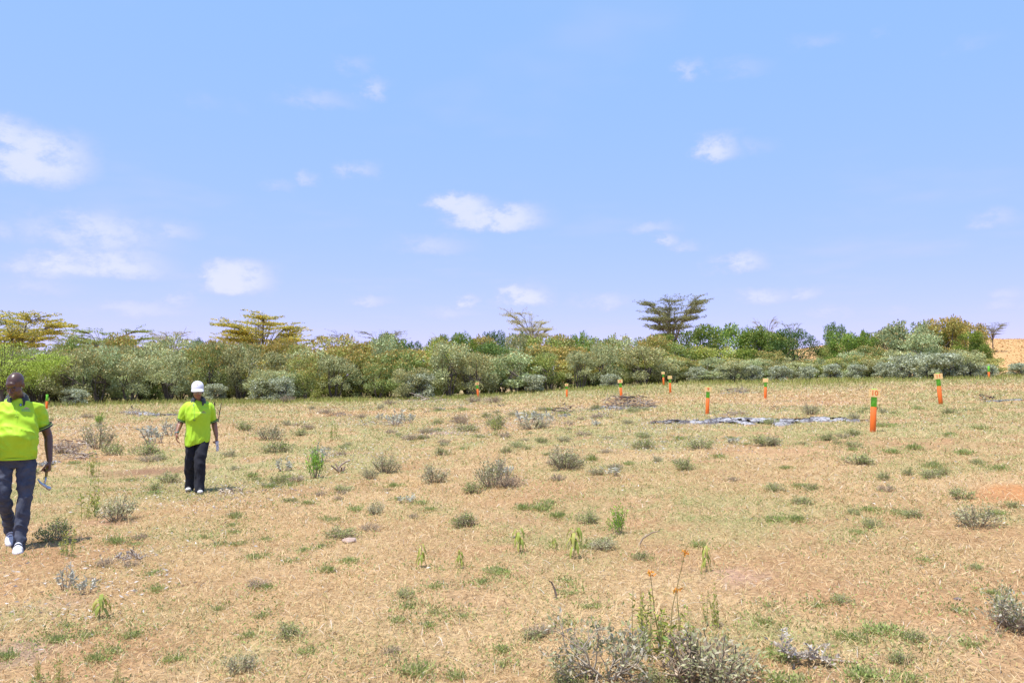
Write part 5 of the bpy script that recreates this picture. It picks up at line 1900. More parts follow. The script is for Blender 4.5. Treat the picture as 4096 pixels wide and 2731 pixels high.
def lofted(rings, seg=28):
    """rings: (cx, cy, z, half width, half depth) from below to above"""
    V, F = [], []
    for (cx, cy, z, a, b) in rings:
        for j in range(seg):
            t = 2 * PI * j / seg
            cs, sn = math.cos(t), math.sin(t)
            V.append((cx + a * math.copysign(abs(cs) ** 0.85, cs), cy + b * math.copysign(abs(sn) ** 0.85, sn), z))
    n = len(rings)
    for i in range(n - 1):
        for j in range(seg):
            k = (j + 1) % seg
            F.append((i * seg + j, i * seg + k, (i + 1) * seg + k, (i + 1) * seg + j))
    V.append((rings[0][0], rings[0][1], rings[0][2]))
    V.append((rings[-1][0], rings[-1][1], rings[-1][2]))
    for j in range(seg):
        k = (j + 1) % seg
        F.append((k, j, n * seg, n * seg))
        F.append(((n - 1) * seg + j, (n - 1) * seg + k, n * seg + 1, n * seg + 1))
    return np.array(V), np.array(F)


def fuse(name, prims, voxel, smooth=6, ratio=1.0, mat=None, wrinkle=None, color=None):
    """melts closed pieces into one continuous surface"""
    vs, fs, n = [], [], 0
    for (V, F) in prims:
        vs.append(V)
        for f in F:
            g = [int(x) + n for x in f]
            if len(g) == 4 and g[2] == g[3]:
                g = g[:3]
            fs.append(g)
        n += len(V)
    me = bpy.data.meshes.new(name + '_src')
    me.from_pydata([tuple(v) for v in np.vstack(vs)], [], fs)
    # every piece faces outwards
    bm = bmesh.new()
    bm.from_mesh(me)
    bmesh.ops.remove_doubles(bm, verts=bm.verts, dist=1e-7)
    bmesh.ops.recalc_face_normals(bm, faces=bm.faces)
    bm.to_mesh(me)
    bm.free()
    o = bpy.data.objects.new(name + '_src', me)
    COL.objects.link(o)
    m = o.modifiers.new('r', 'REMESH')
    m.mode = 'VOXEL'
    m.voxel_size = voxel
    m = o.modifiers.new('s', 'SMOOTH')
    m.factor = 0.5
    m.iterations = smooth
    if ratio < 1:
        m = o.modifiers.new('d', 'DECIMATE')
        m.ratio = ratio
    dg = bpy.context.evaluated_depsgraph_get()
    out = bpy.data.meshes.new_from_object(o.evaluated_get(dg))
    bpy.data.objects.remove(o)
    bpy.data.meshes.remove(me)
    out.name = name
    nv = len(out.vertices)
    co = np.empty(nv * 3, dtype=np.float32)
    out.vertices.foreach_get('co', co)
    co = co.reshape(-1, 3).astype(np.float64)
    if wrinkle is not None:
        no = np.empty(nv * 3, dtype=np.float32)
        out.vertices.foreach_get('normal', no)
        co2 = co + no.reshape(-1, 3) * wrinkle(co)[:, None]
        out.vertices.foreach_set('co', co2.astype(np.float32).ravel())
    if color is not None:
        C = color(co)
        at = out.color_attributes.new('Col', 'FLOAT_COLOR', 'POINT')
        at.data.foreach_set('color', np.column_stack([C, np.ones(nv)]).astype(np.float32).ravel())
    out.polygons.foreach_set('use_smooth', np.ones(len(out.polygons), dtype=bool))
    out.materials.clear()
    if mat:
        out.materials.append(mat)
    out.update()
    return out


def rotm(pitch, yaw, roll=0.0):
    return (Matrix.Rotation(yaw, 3, 'Z') @ Matrix.Rotation(pitch, 3, 'X') @ Matrix.Rotation(roll, 3, 'Y'))


def head_prims(c, R, k=1.0, jaw=1.0, female=False):
    """face looks along -y before turning; k scales the head"""
    out = []
    R3 = np.array(R)

    def E(p, r):
        V, F = ell((0, 0, 0), np.array(r) * k)
        V = (V + np.array(p) * k) @ R3.T + np.array(c)
        out.append((V, F))

    def L(pts, rad):
        V, F = limb(np.array(pts) * k, np.array(rad) * k, 10)
        out.append((V @ R3.T + np.array(c), F))
    E((0, .016, .036), (.077, .098, .084))
    E((0, -.028, -.035), (.063 * jaw, .064, .080))
    E((0, -.040, -.083), (.042 * jaw, .044, .032))
    E((0, -.066, -.098), (.022, .022, .016))
    E((.030, -.072, .014), (.024, .016, .010))
    E((-.030, -.072, .014), (.024, .016, .010))
    E((0, -.066, .045), (.05, .028, .03))
    L([(0, -.084, .006), (0, -.101, -.016), (0, -.108, -.030)], [.0085, .0105, .0135])
    E((.013, -.096, -.034), (.010, .010, .008))
    E((-.013, -.096, -.034), (.010, .010, .008))
    E((.040, -.060, -.026), (.022, .022, .020))
    E((-.040, -.060, -.026), (.022, .022, .020))
    E((0, -.087, -.058), (.024, .012, .0065))
    E((0, -.086, -.069), (.020, .012, .0075))
    E((.030, -.0755, -.003), (.0135, .010, .0085))
    E((-.030, -.0755, -.003), (.0135, .010, .0085))
    for s in (-1, 1):
        E((s * .079, .012, -.004), (.009, .020, .031))
        E((s * .085, .020, .004), (.007, .014, .022))
    return out


def hand_prims(w, d, n, s, curl, k=1.0, spread=0.1, thumb_in=0.35):
    """w wrist, d along the hand, n palm side, s thumb side; curl bends the fingers towards the palm"""
    d, n, s = (np.array(unit(np.asarray(v, float))) for v in (d, n, s))
    n = unit(n - d * (n @ d))
    s = unit(s - d * (s @ d) - n * (s @ n))
    w = np.asarray(w, float)
    out = []
    for t in (-.028, -.010, .009, .027):
        out.append(limb([w + s * t * .55 * k, w + d * .045 * k + s * t * .9 * k, w + d * .086 * k + s * t * k], np.array([.0165, .0150, .0120]) * k, 10))
    lens = [(.034, .020, .017), (.042, .026, .020), (.046, .029, .021), (.042, .025, .020)]
    for i, t in enumerate((-.029, -.010, .010, .029)):
        p = w + d * .084 * k + s * t * k
        a = 0.0
        pts = [p - d * .012 * k, p]
        dirn = unit(d + s * t * spread * 30)
        for j, L in enumerate(lens[i]):
            a += curl[j] * (1.12 - .05 * i)
            v = dirn * math.cos(a) + n * math.sin(a)
            p = p + v * L * k
            pts.append(p)
        out.append(limb(pts, np.array([.0105, .0102, .0094, .0086, .0070]) * k, 10))
    b = w + d * .022 * k + s * .020 * k
    t1 = b + (d * .55 + s * .62 + n * thumb_in) * .040 * k
    t2 = t1 + (d * .85 + s * .12 + n * thumb_in * 1.5) * .034 * k
    t3 = t2 + (d * .85 - s * .15 + n * thumb_in * 1.6) * .024 * k
    out.append(limb([b, t1, t2, t3], np.array([.016, .0135, .0108, .0080]) * k, 10))
    return out


def fabric(name, c1, c2, rough=0.75, sheen=0.2, scale=260.0, bump=0.12):
    m = bpy.data.materials.new(name)
    m.use_nodes = True
    g = NT(m.node_tree)
    tc = g.n('ShaderNodeTexCoord')
    n1 = g.noise(tc.outputs['Object'], 9.0, 4)
    col = g.mix(g.smooth(n1.outputs['Fac'], .3, .7), tuple(c1) + (1,), tuple(c2) + (1,))
    p = g.n('ShaderNodeBsdfPrincipled')
    g.put(p.inputs['Base Color'], col)
    p.inputs['Roughness'].default_value = rough
    p.inputs['Specular IOR Level'].default_value = 0.25
    p.inputs['Sheen Weight'].default_value = sheen
    n2 = g.noise(tc.outputs['Object'], scale, 2)
    b = g.n('ShaderNodeBump')
    b.inputs['Strength'].default_value = bump
    b.inputs['Distance'].default_value = 0.002
    g.put(b.inputs['Height'], n2.outputs['Fac'])
    g.put(p.inputs['Normal'], b.outputs[0])
    out = g.n('ShaderNodeOutputMaterial')
    g.t.links.new(p.outputs[0], out.inputs[0])
    return m


def skin_mat(name, rough=0.45):
    m = bpy.data.materials.new(name)
    m.use_nodes = True
    g = NT(m.node_tree)
    at = g.n('ShaderNodeAttribute', attribute_name='Col')
    tc = g.n('ShaderNodeTexCoord')
    n1 = g.noise(tc.outputs['Object'], 22.0, 5)
    k = g.m('ADD', g.m('MULTIPLY', n1.outputs['Fac'], 0.35), 0.83)
    kc = g.n('ShaderNodeCombineColor')
    for i in range(3):
        g.put(kc.inputs[i], k)
    p = g.n('ShaderNodeBsdfPrincipled')
    g.put(p.inputs['Base Color'], g.mix(1.0, at.outputs['Color'], kc.outputs[0], 'MULTIPLY'))
    p.inputs['Roughness'].default_value = rough
    p.inputs['Subsurface Weight'].default_value = 0.08
    p.inputs['Subsurface Radius'].default_value = (0.01, 0.004, 0.002)
    out = g.n('ShaderNodeOutputMaterial')
    g.t.links.new(p.outputs[0], out.inputs[0])
    return m


M_SKIN_M = skin_mat('dark_skin', 0.36)
M_SKIN_W = skin_mat('brown_skin', 0.48)
M_SHIRT = fabric('lime_polo', (0.43, 0.69, 0.034), (0.40, 0.66, 0.028), 0.6, 0.05)
M_TRIM = fabric('charcoal_knit', (0.030, 0.036, 0.042), (0.045, 0.052, 0.058), 0.85)
M_STRIPE = fabric('pale_green_stripe', (0.42, 0.68, 0.16), (0.38, 0.62, 0.14), 0.75)
M_JEANS = fabric('slate_denim', (0.050, 0.058, 0.088), (0.075, 0.084, 0.12), 0.85, 0.06, 420, 0.3)
M_BLACK = fabric('black_denim', (0.013, 0.014, 0.021), (0.022, 0.023, 0.032), 0.85, 0.03, 420, 0.3)
M_WHITE = fabric('white_canvas', (0.74, 0.74, 0.80), (0.66, 0.66, 0.74), 0.7)
M_SOLE = mat_noise('white_rubber', (0.72, 0.72, 0.74), (0.60, 0.58, 0.56), 30, 0.6, 0.3, 0.1)
M_SHOEBLACK = mat_noise('black_canvas', (0.03, 0.03, 0.035), (0.05, 0.05, 0.055), 60, 0.8, 0.2, 0.2)
M_HAIR = mat_noise('black_hair', (0.018, 0.014, 0.016), (0.035, 0.028, 0.03), 60, 0.5, 0.4, 0.5)
M_STEEL = mat_noise('steel', (0.52, 0.54, 0.60), (0.42, 0.44, 0.50), 60, 0.32, 0.5, 0.1, metal=0.85)
M_GRIP = mat_noise('yellow_grip', (0.30, 0.24, 0.05), (0.20, 0.16, 0.05), 40, 0.7, 0.3, 0.2)
M_PINK = mat_noise('pink_print', (0.78, 0.30, 0.30), (0.70, 0.26, 0.27), 30, 0.7, 0.2, 0.0)
M_RED = mat_noise('red_print', (0.45, 0.12, 0.14), (0.38, 0.10, 0.12), 30, 0.7, 0.2, 0.0)
M_GREY = mat_noise('grey_print', (0.30, 0.42, 0.30), (0.25, 0.36, 0.26), 30, 0.7, 0.2, 0.0)
M_TEAL = mat_noise('teal_band', (0.06, 0.30, 0.30), (0.05, 0.24, 0.25), 30, 0.5, 0.4, 0.0)
M_BADGE = mat_noise('blue_badge', (0.22, 0.38, 0.62), (0.16, 0.28, 0.50), 40, 0.3, 0.5, 0.0)
M_PAPER = mat_noise('white_paper', (0.72, 0.76, 0.86), (0.62, 0.67, 0.80), 12, 0.6, 0.3, 0.2)
M_EYE = mat_noise('eye_white', (0.55, 0.50, 0.46), (0.50, 0.45, 0.41), 30, 0.25, 0.5, 0.0)
M_IRIS = mat_noise('dark_iris', (0.015, 0.010, 0.008), (0.02, 0.012, 0.01), 30, 0.2, 0.5, 0.0)


def lens_mat():
    m = bpy.data.materials.new('tinted_lens')
    m.use_nodes = True
    g = NT(m.node_tree)
    gl = g.n('ShaderNodeBsdfGlossy')
    gl.inputs['Roughness'].default_value = 0.06
    gl.inputs['Color'].default_value = (0.8, 0.85, 1.0, 1)
    tr = g.n('ShaderNodeBsdfTransparent')
    tr.inputs['Color'].default_value = (0.72, 0.72, 0.86, 1)
    mx = g.n('ShaderNodeMixShader')
    mx.inputs[0].default_value = 0.22
    g.t.links.new(tr.outputs[0], mx.inputs[1])
    g.t.links.new(gl.outputs[0], mx.inputs[2])
    out = g.n('ShaderNodeOutputMaterial')
    g.t.links.new(mx.outputs[0], out.inputs[0])
    return m


M_LENS = lens_mat()


def band(name, path, rx, mat, parent, seg=28, thick=0.004, width=0.022, axis=(0, 0, 1)):
    """a flat band round a limb: centre, two half axes vectors, width along axis"""
    c, A, B = (np.asarray(v, float) for v in path)
    ax = unit(np.asarray(axis, float))
    V, F = [], []
    for j in range(seg):
        t = 2 * PI * j / seg
        r = A * math.cos(t) + B * math.sin(t)
        ro = r * (1 + thick / max(np.linalg.norm(r), 1e-6))
        for p in (r, ro):
            for w in (-.5, .5):
                V.append(c + p + ax * width * w)
    for j in range(seg):
        a, b = j * 4, ((j + 1) % seg) * 4
        F += [(a + 2, b + 2, b + 3, a + 3), (a, a + 1, b + 1, b), (a + 1, a + 3, b + 3, b + 1), (a, b, b + 2, a + 2)]
    return link(name, mesh_np(name, np.array(V), np.array(F), mat, None, True), parent)


def decal(name, bvh, polys, mat, parent, lift=0.0025):
    """flat print laid on the cloth: polygons in (x, z), dropped on the surface from the front"""
    bm = bmesh.new()
    for poly in polys:
        vs = []
        for (x, z) in poly:
            h = bvh.ray_cast(Vector((x, -1.0, z)), Vector((0, 1, 0)))
            y = h[0].y if h[0] is not None else 0
            nrm = h[1] if h[0] is not None else Vector((0, -1, 0))
            vs.append(bm.verts.new(Vector((x, y, z)) + nrm * lift))
        try:
            bm.faces.new(vs)
        except ValueError:
            pass
    bmesh.ops.recalc_face_normals(bm, faces=bm.faces)
    me = bpy.data.meshes.new(name)
    bm.to_mesh(me)
    bm.free()
    me.materials.append(mat)
    return link(name, me, parent)


def strip(pts, w):
    """a thin line of quads in (x, z)"""
    out = []
    for (a, b) in zip(pts[:-1], pts[1:]):
        dx, dz = b[0] - a[0], b[1] - a[1]
        L = math.hypot(dx, dz) or 1
        nx, nz = -dz / L * w / 2, dx / L * w / 2
        out.append([(a[0] - nx, a[1] - nz), (b[0] - nx, b[1] - nz), (b[0] + nx, b[1] + nz), (a[0] + nx, a[1] + nz)])
    return out


def chest_logo(shirt_o, me, x, z, k, mat_hill):
    bvh = BVHTree.FromPolygons([v.co.copy() for v in me.vertices], [tuple(p.vertices) for p in me.polygons])
    hill = [[(x - .024 * k, z + .004 * k), (x - .010 * k, z + .017 * k), (x - .004 * k, z + .004 * k)], [(x - .008 * k, z + .005 * k), (x + .004 * k, z + .022 * k), (x + .013 * k, z + .005 * k)],
            [(x + .008 * k, z + .004 * k), (x + .017 * k, z + .014 * k), (x + .028 * k, z + .004 * k)]]
    decal('logo_peaks', bvh, hill, mat_hill, shirt_o)
    sq = []
    for i in range(4):
        cx = x - .036 * k + i * .021 * k
        pts = [(cx + .008 * k * math.cos(t), z - .004 * k + .006 * k * math.sin(t)) for t in np.linspace(.4, 5.6, 8)]
        sq += strip(pts, .0028 * k)
    decal('logo_letters', bvh, sq, M_GREY, shirt_o)
    decal('logo_line', bvh, strip([(x - .046 * k, z - .014 * k), (x - .01 * k, z - .016 * k), (x + .03 * k, z - .019 * k), (x + .046 * k, z - .023 * k)], .003 * k), M_GREY, shirt_o)
    return bvh


def folds(seed, amp, dirs, freq):
    """cloth folds: ridged noise stretched along given directions"""
    def f(co):
        r = np.zeros(len(co))
        for i, (d, s) in enumerate(dirs):
            d = np.asarray(d, float) / np.linalg.norm(d)
            along = co @ d
            perp = co - along[:, None] * d
            q = perp * freq * s + np.outer(along, d) * freq * s * 0.22
            n = fbm(q + 5.1 * i, 2, seed + i * 7)
            r += np.clip(1 - np.abs(2 * n - 1) * 2.2, 0, 1) ** 1.6
        return amp * (r / len(dirs) - 0.4)
    return f


def make_collar(name, c, rin, rout, drop, parent, open_deg=38, tilt=0.12, mat=None, edge=None):
    """turned-down polo collar, open at the front"""
    V, F, n = [], [], 40
    angs = np.radians(np.linspace(-90 + open_deg, 270 - open_deg, n))
    rows = 6
    for a in angs:
        ca, sa = math.cos(a), math.sin(a)
        front = max(0.0, -sa)
        prof = [(rin, 0.0), (rin * 1.02, drop * .55), (rin * 1.12, drop * .66), (rout * 0.93, drop * .2), (rout, -drop * (.35 + .55 * front)), (rout * .97, -drop * (.42 + .55 * front))]
        for (r, z) in prof:
            V.append((c[0] + ca * r, c[1] + sa * r * .95, c[2] + z + sa * tilt * r * 2))
    for i in range(n - 1):
        for j in range(rows - 1):
            F.append((i * rows + j, (i + 1) * rows + j, (i + 1) * rows + j + 1, i * rows + j + 1))
    V = np.array(V)
    o = link(name, mesh_np(name, V, np.array(F), mat or M_TRIM, None, True), parent)
    # pale stripe along the lower edge
    pts = V.reshape(n, rows, 3)[:, 4] * 1.0
    ctr = np.array(c)
    g = Geo()
    tube_add(g, pts + (pts - ctr) * 0.02, 0.0028, (0.4, 0.66, 0.15), 4)
    link('collar_stripe', mesh_np('collar_stripe', np.concatenate(g.V), np.concatenate(g.F4), M_STRIPE, None, True), o)
    return o


def make_shoe(name, ankle, toe, width, parent, mat_up, mat_sole, stripes, hk=1.0):
    """low shoe from ankle to toe tip, sole on the ground under both"""
    a, t = np.array(ankle, float), np.array(toe, float)
    d = t - a
    d = unit(d)
    up = np.array([0, 0, 1.0])
    up = unit(up - d * (up @ d))
    s = np.cross(d, up)
    L = np.linalg.norm(t - a)
    R = np.column_stack([s, d, up])
    prims = []

    def E(f, z, r):
        V, F = ell((0, 0, 0), r)
        prims.append((V @ R.T + a + d * f * L + up * z, F))
    E(-.10, -.005, (width * .44, .055, .045 * hk))
    E(.18, -.008, (width * .45, .075, .050 * hk))
    E(.52, -.022, (width * .50, .080, .036 * hk))
    E(.80, -.030, (width * .48, .060, .027 * hk))
    E(.02, .030, (width * .36, .045, .035 * hk))
    up_me = fuse(name, prims, 0.007, 5, 0.5, mat_up)
    o = link(name, up_me, parent)
    # sole
    V, F = [], []
    prof = [(-.24, .30), (-.15, .42), (.15, .43), (.5, .52), (.78, .50), (.95, .36), (1.02, .16)]
    ring = [(f, w) for f, w in prof] + [(f, -w) for f, w in prof[::-1]]
    for z in (-.062, -.036):
        for (f, w) in ring:
            V.append(a + d * f * L + s * w * width + up * z)
    n = len(ring)
    for i in range(n):
        k = (i + 1) % n
        F.append((i, k, n + k, n + i))
    me = bpy.data.meshes.new('sole')
    me.from_pydata([tuple(v) for v in V], [], F + [tuple(range(n)), tuple(range(2 * n - 1, n - 1, -1))])
    me.materials.append(mat_sole)
    link('sole', me, o)
    for i in range(stripes):
        f = .18 + i * .13
        z = (.054 - i * .0135) * hk
        g = []
        for q in np.linspace(-1, 1, 9):
            g.append(a + d * (f * L) + s * (q * width * .47) + up * (z - .050 * abs(q) ** 2.6 * hk))
        Vt, Ft = tube(g, .0052, 6, False)
        link('lace', mesh_np('lace', Vt, Ft, M_SHOEBLACK if mat_up is M_WHITE else M_WHITE, None, True), o)
    return o


def person_root(u, v, label, xk):
    p = on_ground(u, v)
    r = empty('person', p, math.atan2(-p.x, p.y))
    r.scale = (xk, 1, 1)
    tag(r, label, 'person')
    return r, p


def build_man():
    # u of the body's middle line, row of the front sole
    r, p = person_root(48, 2190, 'person in lime polo shirt and slate jeans walking with a claw hammer', 0.87)
    k = 1.0
    J = dict(
        hipR=(.105, .02, .90), kneeR=(.105, -.12, .49), ankR=(.062, -.19, .095), toeR=(.050, -.40, .062),
        hipL=(-.105, .02, .90), kneeL=(-.100, -.10, .50), ankL=(-.015, .20, .185), toeL=(-.022, .055, .075),
        shR=(.190, .02, 1.400), elR=(.322, .07, 1.10), wrR=(.345, -.03, .850),
        shL=(-.190, .02, 1.400), elL=(-.315, -.04, 1.14), wrL=(-.30, -.20, .93))
    J = {a: np.array(b) for a, b in J.items()}
    Rh = rotm(math.radians(28), math.radians(-36), 0)
    hc = np.array([-.022, -.050, 1.612])
    prims = head_prims(hc, Rh, 1.06, 1.10)
    prims.append(limb([(0, .03, 1.44), (-.005, .01, 1.52), hc + np.array([.002, .02, -.04])], [.066, .064, .062]))
    prims.append(lofted([(0, 0, .86, .15, .11), (0, 0, .95, .175, .125), (0, -.02, 1.08, .18, .14), (0, 0, 1.25, .18, .12), (0, .02, 1.36, .14, .085), (0, .02, 1.45, .07, .065)]))
    for s in ('R', 'L'):
        prims.append(slimb([J['sh' + s] + np.array([0, 0, .0]), (J['sh' + s] + J['el' + s]) / 2, J['el' + s], (J['el' + s] * .6 + J['wr' + s] * .4), J['wr' + s]], [.040, .050, .047, .045, .031], 3))
        prims.append(slimb([J['hip' + s], J['knee' + s], J['ank' + s]], [.070, .042, .030], 4))
        prims.append(limb([J['ank' + s], J['ank' + s] * .5 + J['toe' + s] * .5 + np.array([0, 0, -.03])], [.034, .018]))
    dR = np.array([.03, -.20, -1.0])
    prims += hand_prims(J['wrR'], dR, (-.9, .15, 0), (-.15, -1, .1), (0.95, 1.35, 0.8), 1.08, .04, .55)
    prims += hand_prims(J['wrL'], (-.0, -.35, -1), (.95, 0, 0), (0, -1, .3), (.35, .45, .3), 1.08, .08, .3)

    def color(co):
        C = np.tile(np.array([0.125, 0.060, 0.040]), (len(co), 1))
        q = (co - hc) @ np.array(Rh) / 1.06
        lips = (np.abs(q[:, 0]) < .026) & (q[:, 2] < -.050) & (q[:, 2] > -.078) & (q[:, 1] < -.085)
        C[lips] = (0.16, 0.075, 0.06)
        brow = (np.abs(np.abs(q[:, 0]) - .030) < .022) & (np.abs(q[:, 2] - .018) < .006) & (q[:, 1] < -.06)
        C[brow] = (0.03, 0.016, 0.012)
        beard = (q[:, 2] < -.050) & (q[:, 1] < -.055) & (~lips) & (np.abs(q[:, 0]) < .045)
        C[beard] = C[beard] * 0.62
        scalp = (q[:, 2] > .05) | ((q[:, 1] > .02) & (q[:, 2] > -.03))
        near = (co[:, 2] > 1.5)
        C[scalp & near] = C[scalp & near] * np.array([.70, .74, .85])
        return C
    body = fuse('body', prims, 0.0052, 4, 0.6, M_SKIN_M, None, color)
    link('body', body, r)
    for s in (-1, 1):
        V, F = ell((0, 0, 0), (.0105, .0075, .0055), None, 12, 8)
        V = (V + np.array([s * .030, -.0795, -.0085])) @ np.array(Rh).T * 1.06 + hc
        link('eye', mesh_np('eye', V, F, M_IRIS, None, True), r)
    # shirt
    sp = [lofted([(0, -.005, .895, .214, .172), (0, -.010, .93, .218, .180), (0, -.028, 1.03, .222, .200), (0, -.035, 1.12, .222, .204), (0, -.022, 1.22, .212, .178), (0, -.005, 1.32, .202, .146),
                  (0, .012, 1.385, .180, .118), (0, .02, 1.430, .136, .098), (0, .022, 1.468, .098, .085), (0, .022, 1.485, .075, .068)], 36)]
    for s in ('R', 'L'):
        sg = 1 if s == 'R' else -1
        e = J['el' + s] + (J['sh' + s] - J['el' + s]) * .38
        sp.append(slimb([J['sh' + s] + np.array([-.05 * sg, 0, .0]), J['sh' + s] + np.array([.012 * sg, 0, -.03]), (J['sh' + s] + e) / 2 + np.array([.008 * sg, 0, 0]), e], [.052, .062, .075, .079], 4, 20))
    shirt = fuse('shirt', sp, 0.0085, 7, 0.7, M_SHIRT, folds(3, 0.038, [((1, .2, .30), 1.0), ((1, 0, -.40), 1.15)], 8.5))
    so = link('shirt', shirt, r)
    bvh = chest_logo(so, shirt, .092, 1.375, 1.0, M_PINK)
    make_collar('collar', (0, .022, 1.482), .080, .122, .056, so, 30, .20)
    # placket with buttons
    decal('placket', bvh, [[(-.020, 1.44), (-.018, 1.31), (.014, 1.31), (.014, 1.44)]], M_SHIRT, so, .004)
    for zz in (1.405, 1.36, 1.325):
        h = bvh.ray_cast(Vector((-.002, -1, zz)), Vector((0, 1, 0)))
        V, F = ell((h[0].x, h[0].y - .005, zz), (.005, .003, .005), None, 10, 6)
        link('button', mesh_np('button', V, F, M_STRIPE, None, True), so)
    h = bvh.ray_cast(Vector((.036, -1, 1.418)), Vector((0, 1, 0)))
    V, F = ell((h[0].x, h[0].y - .006, 1.418), (.0145, .006, .0145), None, 16, 10)
    bo = link('badge', mesh_np('badge', V, F, M_TRIM, None, True), so)
    V, F = ell((h[0].x, h[0].y - .010, 1.418), (.010, .005, .010), None, 14, 8)
    link('badge', mesh_np('badge', V, F, M_BADGE, None, True), so)
    for s in ('R', 'L'):
        e = J['el' + s] + (J['sh' + s] - J['el' + s]) * .36
        ax = unit(J['sh' + s] - J['el' + s])
        A = unit(np.cross(ax, (0, 1, 0)))
        B = np.cross(ax, A)
        for off, w, m_, nm in ((-.030, .017, M_TRIM, 'cuff'), (-.017, .006, M_STRIPE, 'cuff_stripe'), (-.008, .010, M_TRIM, 'cuff')):
            band(nm, (e + ax * off, A * .0835, B * .0835), 0, m_, so, 28, .004, w, ax)
    band('hem', ((0, -.005, .888), np.array([.214, 0, 0]), np.array([0, .170, 0])), 0, M_SHIRT, so, 40, .004, .022)
    # jeans
    jp = [lofted([(0, .01, .80, .178, .130), (0, .01, .86, .192, .145), (0, .0, .93, .198, .158), (0, -.005, .965, .195, .158)], 32)]
    for s in ('R', 'L'):
        sg = 1 if s == 'R' else -1
        a = J['ank' + s] + (np.array([0, -.012, -.045]) if s == 'R' else np.array([.0, -.01, -.03]))
        jp.append(slimb([J['hip' + s] + np.array([0, 0, -.02]), (J['hip' + s] * .5 + J['knee' + s] * .5) + np.array([.010 * sg, -.015, 0]), J['knee' + s], J['knee' + s] * .45 + a * .55 + np.array([0, .02, 0]), a], [.106, .096, .074, .066, .064], 4, 20))
    jeans = fuse('jeans', jp, 0.0085, 5, 0.7, M_JEANS, folds(9, 0.030, [((1, 0, .35), 1.2), ((1, .3, -.4), 1.1)], 10))
    jo = link('jeans', jeans, r)
    jb = BVHTree.FromPolygons([v.co.copy() for v in jeans.vertices], [tuple(q.vertices) for q in jeans.polygons])
    decal('fly_seam', jb, strip([(0.0, .90), (.002, .84), (-.004, .77)], .006), M_TRIM, jo, .003)
    make_shoe('shoe', J['ankR'] + np.array([0, .0, -.03]), J['toeR'] + np.array([0, 0, -.028]), .105, r, M_WHITE, M_SOLE, 5, 1.1)
    make_shoe('shoe', J['ankL'] + np.array([0, .0, -.04]), J['toeL'] + np.array([0, 0, -.032]), .105, r, M_WHITE, M_SOLE, 5, 1.1)

    # the hammer hangs from the hand, head down
    bpy.context.view_layer.update()
    M = r.matrix_world
    g0 = J['wrR'] + unit(dR) * .105 + np.array([-.030, -.005, 0])
    ax = unit(np.array([-.12, -.34, -.93]))
    hr = empty('claw_hammer', (0, 0, 0))
    tag(hr, 'steel claw hammer held head down in the hammer carrier\'s hand', 'hammer')
    cx = unit(np.cross(ax, (0, -1, 0)))
    cx = unit(np.array([1.0, 0, 0]) - ax * ax[0])

    def W(V):
        return np.array([tuple(M @ Vector(v)) for v in np.asarray(V)])
    V, F = tube([g0 + ax * .05, g0 + ax * .145], .0095, 12)
    link('shaft', mesh_np('shaft', W(V), F[:, :4], M_STEEL, None, True), hr)
    V, F = tube([g0 - ax * .085, g0 - ax * .07, g0 + ax * .03, g0 + ax * .06], [.012, .0165, .0155, .012], 14)
    link('grip', mesh_np('grip', W(V), F, M_GRIP, None, True), hr)
    c = g0 + ax * .150
    dn = -cx * .42 + ax * 0.0
    face = unit(cx * .80 + ax * .42)
    claw = -face
    prims = [ell(c, (.017, .017, .017)), limb([c, c + face * .040], [.016, .014], 12), limb([c + face * .042, c + face * .060], [.021, .021], 16)]
    for s in (-1, 1):
        yv = np.array([0, .008 * s, 0])
        prims.append(limb([c + yv * .4, c + claw * .034 + yv, c + claw * .062 + yv - ax * .006, c + claw * .088 + yv - ax * .022], [.014, .013, .010, .005], 10))
    hd = fuse('hammer_head', prims, 0.0032, 2, 1.0, M_STEEL)
    for v in hd.vertices:
        v.co = M @ v.co
    link('hammer_head', hd, hr)


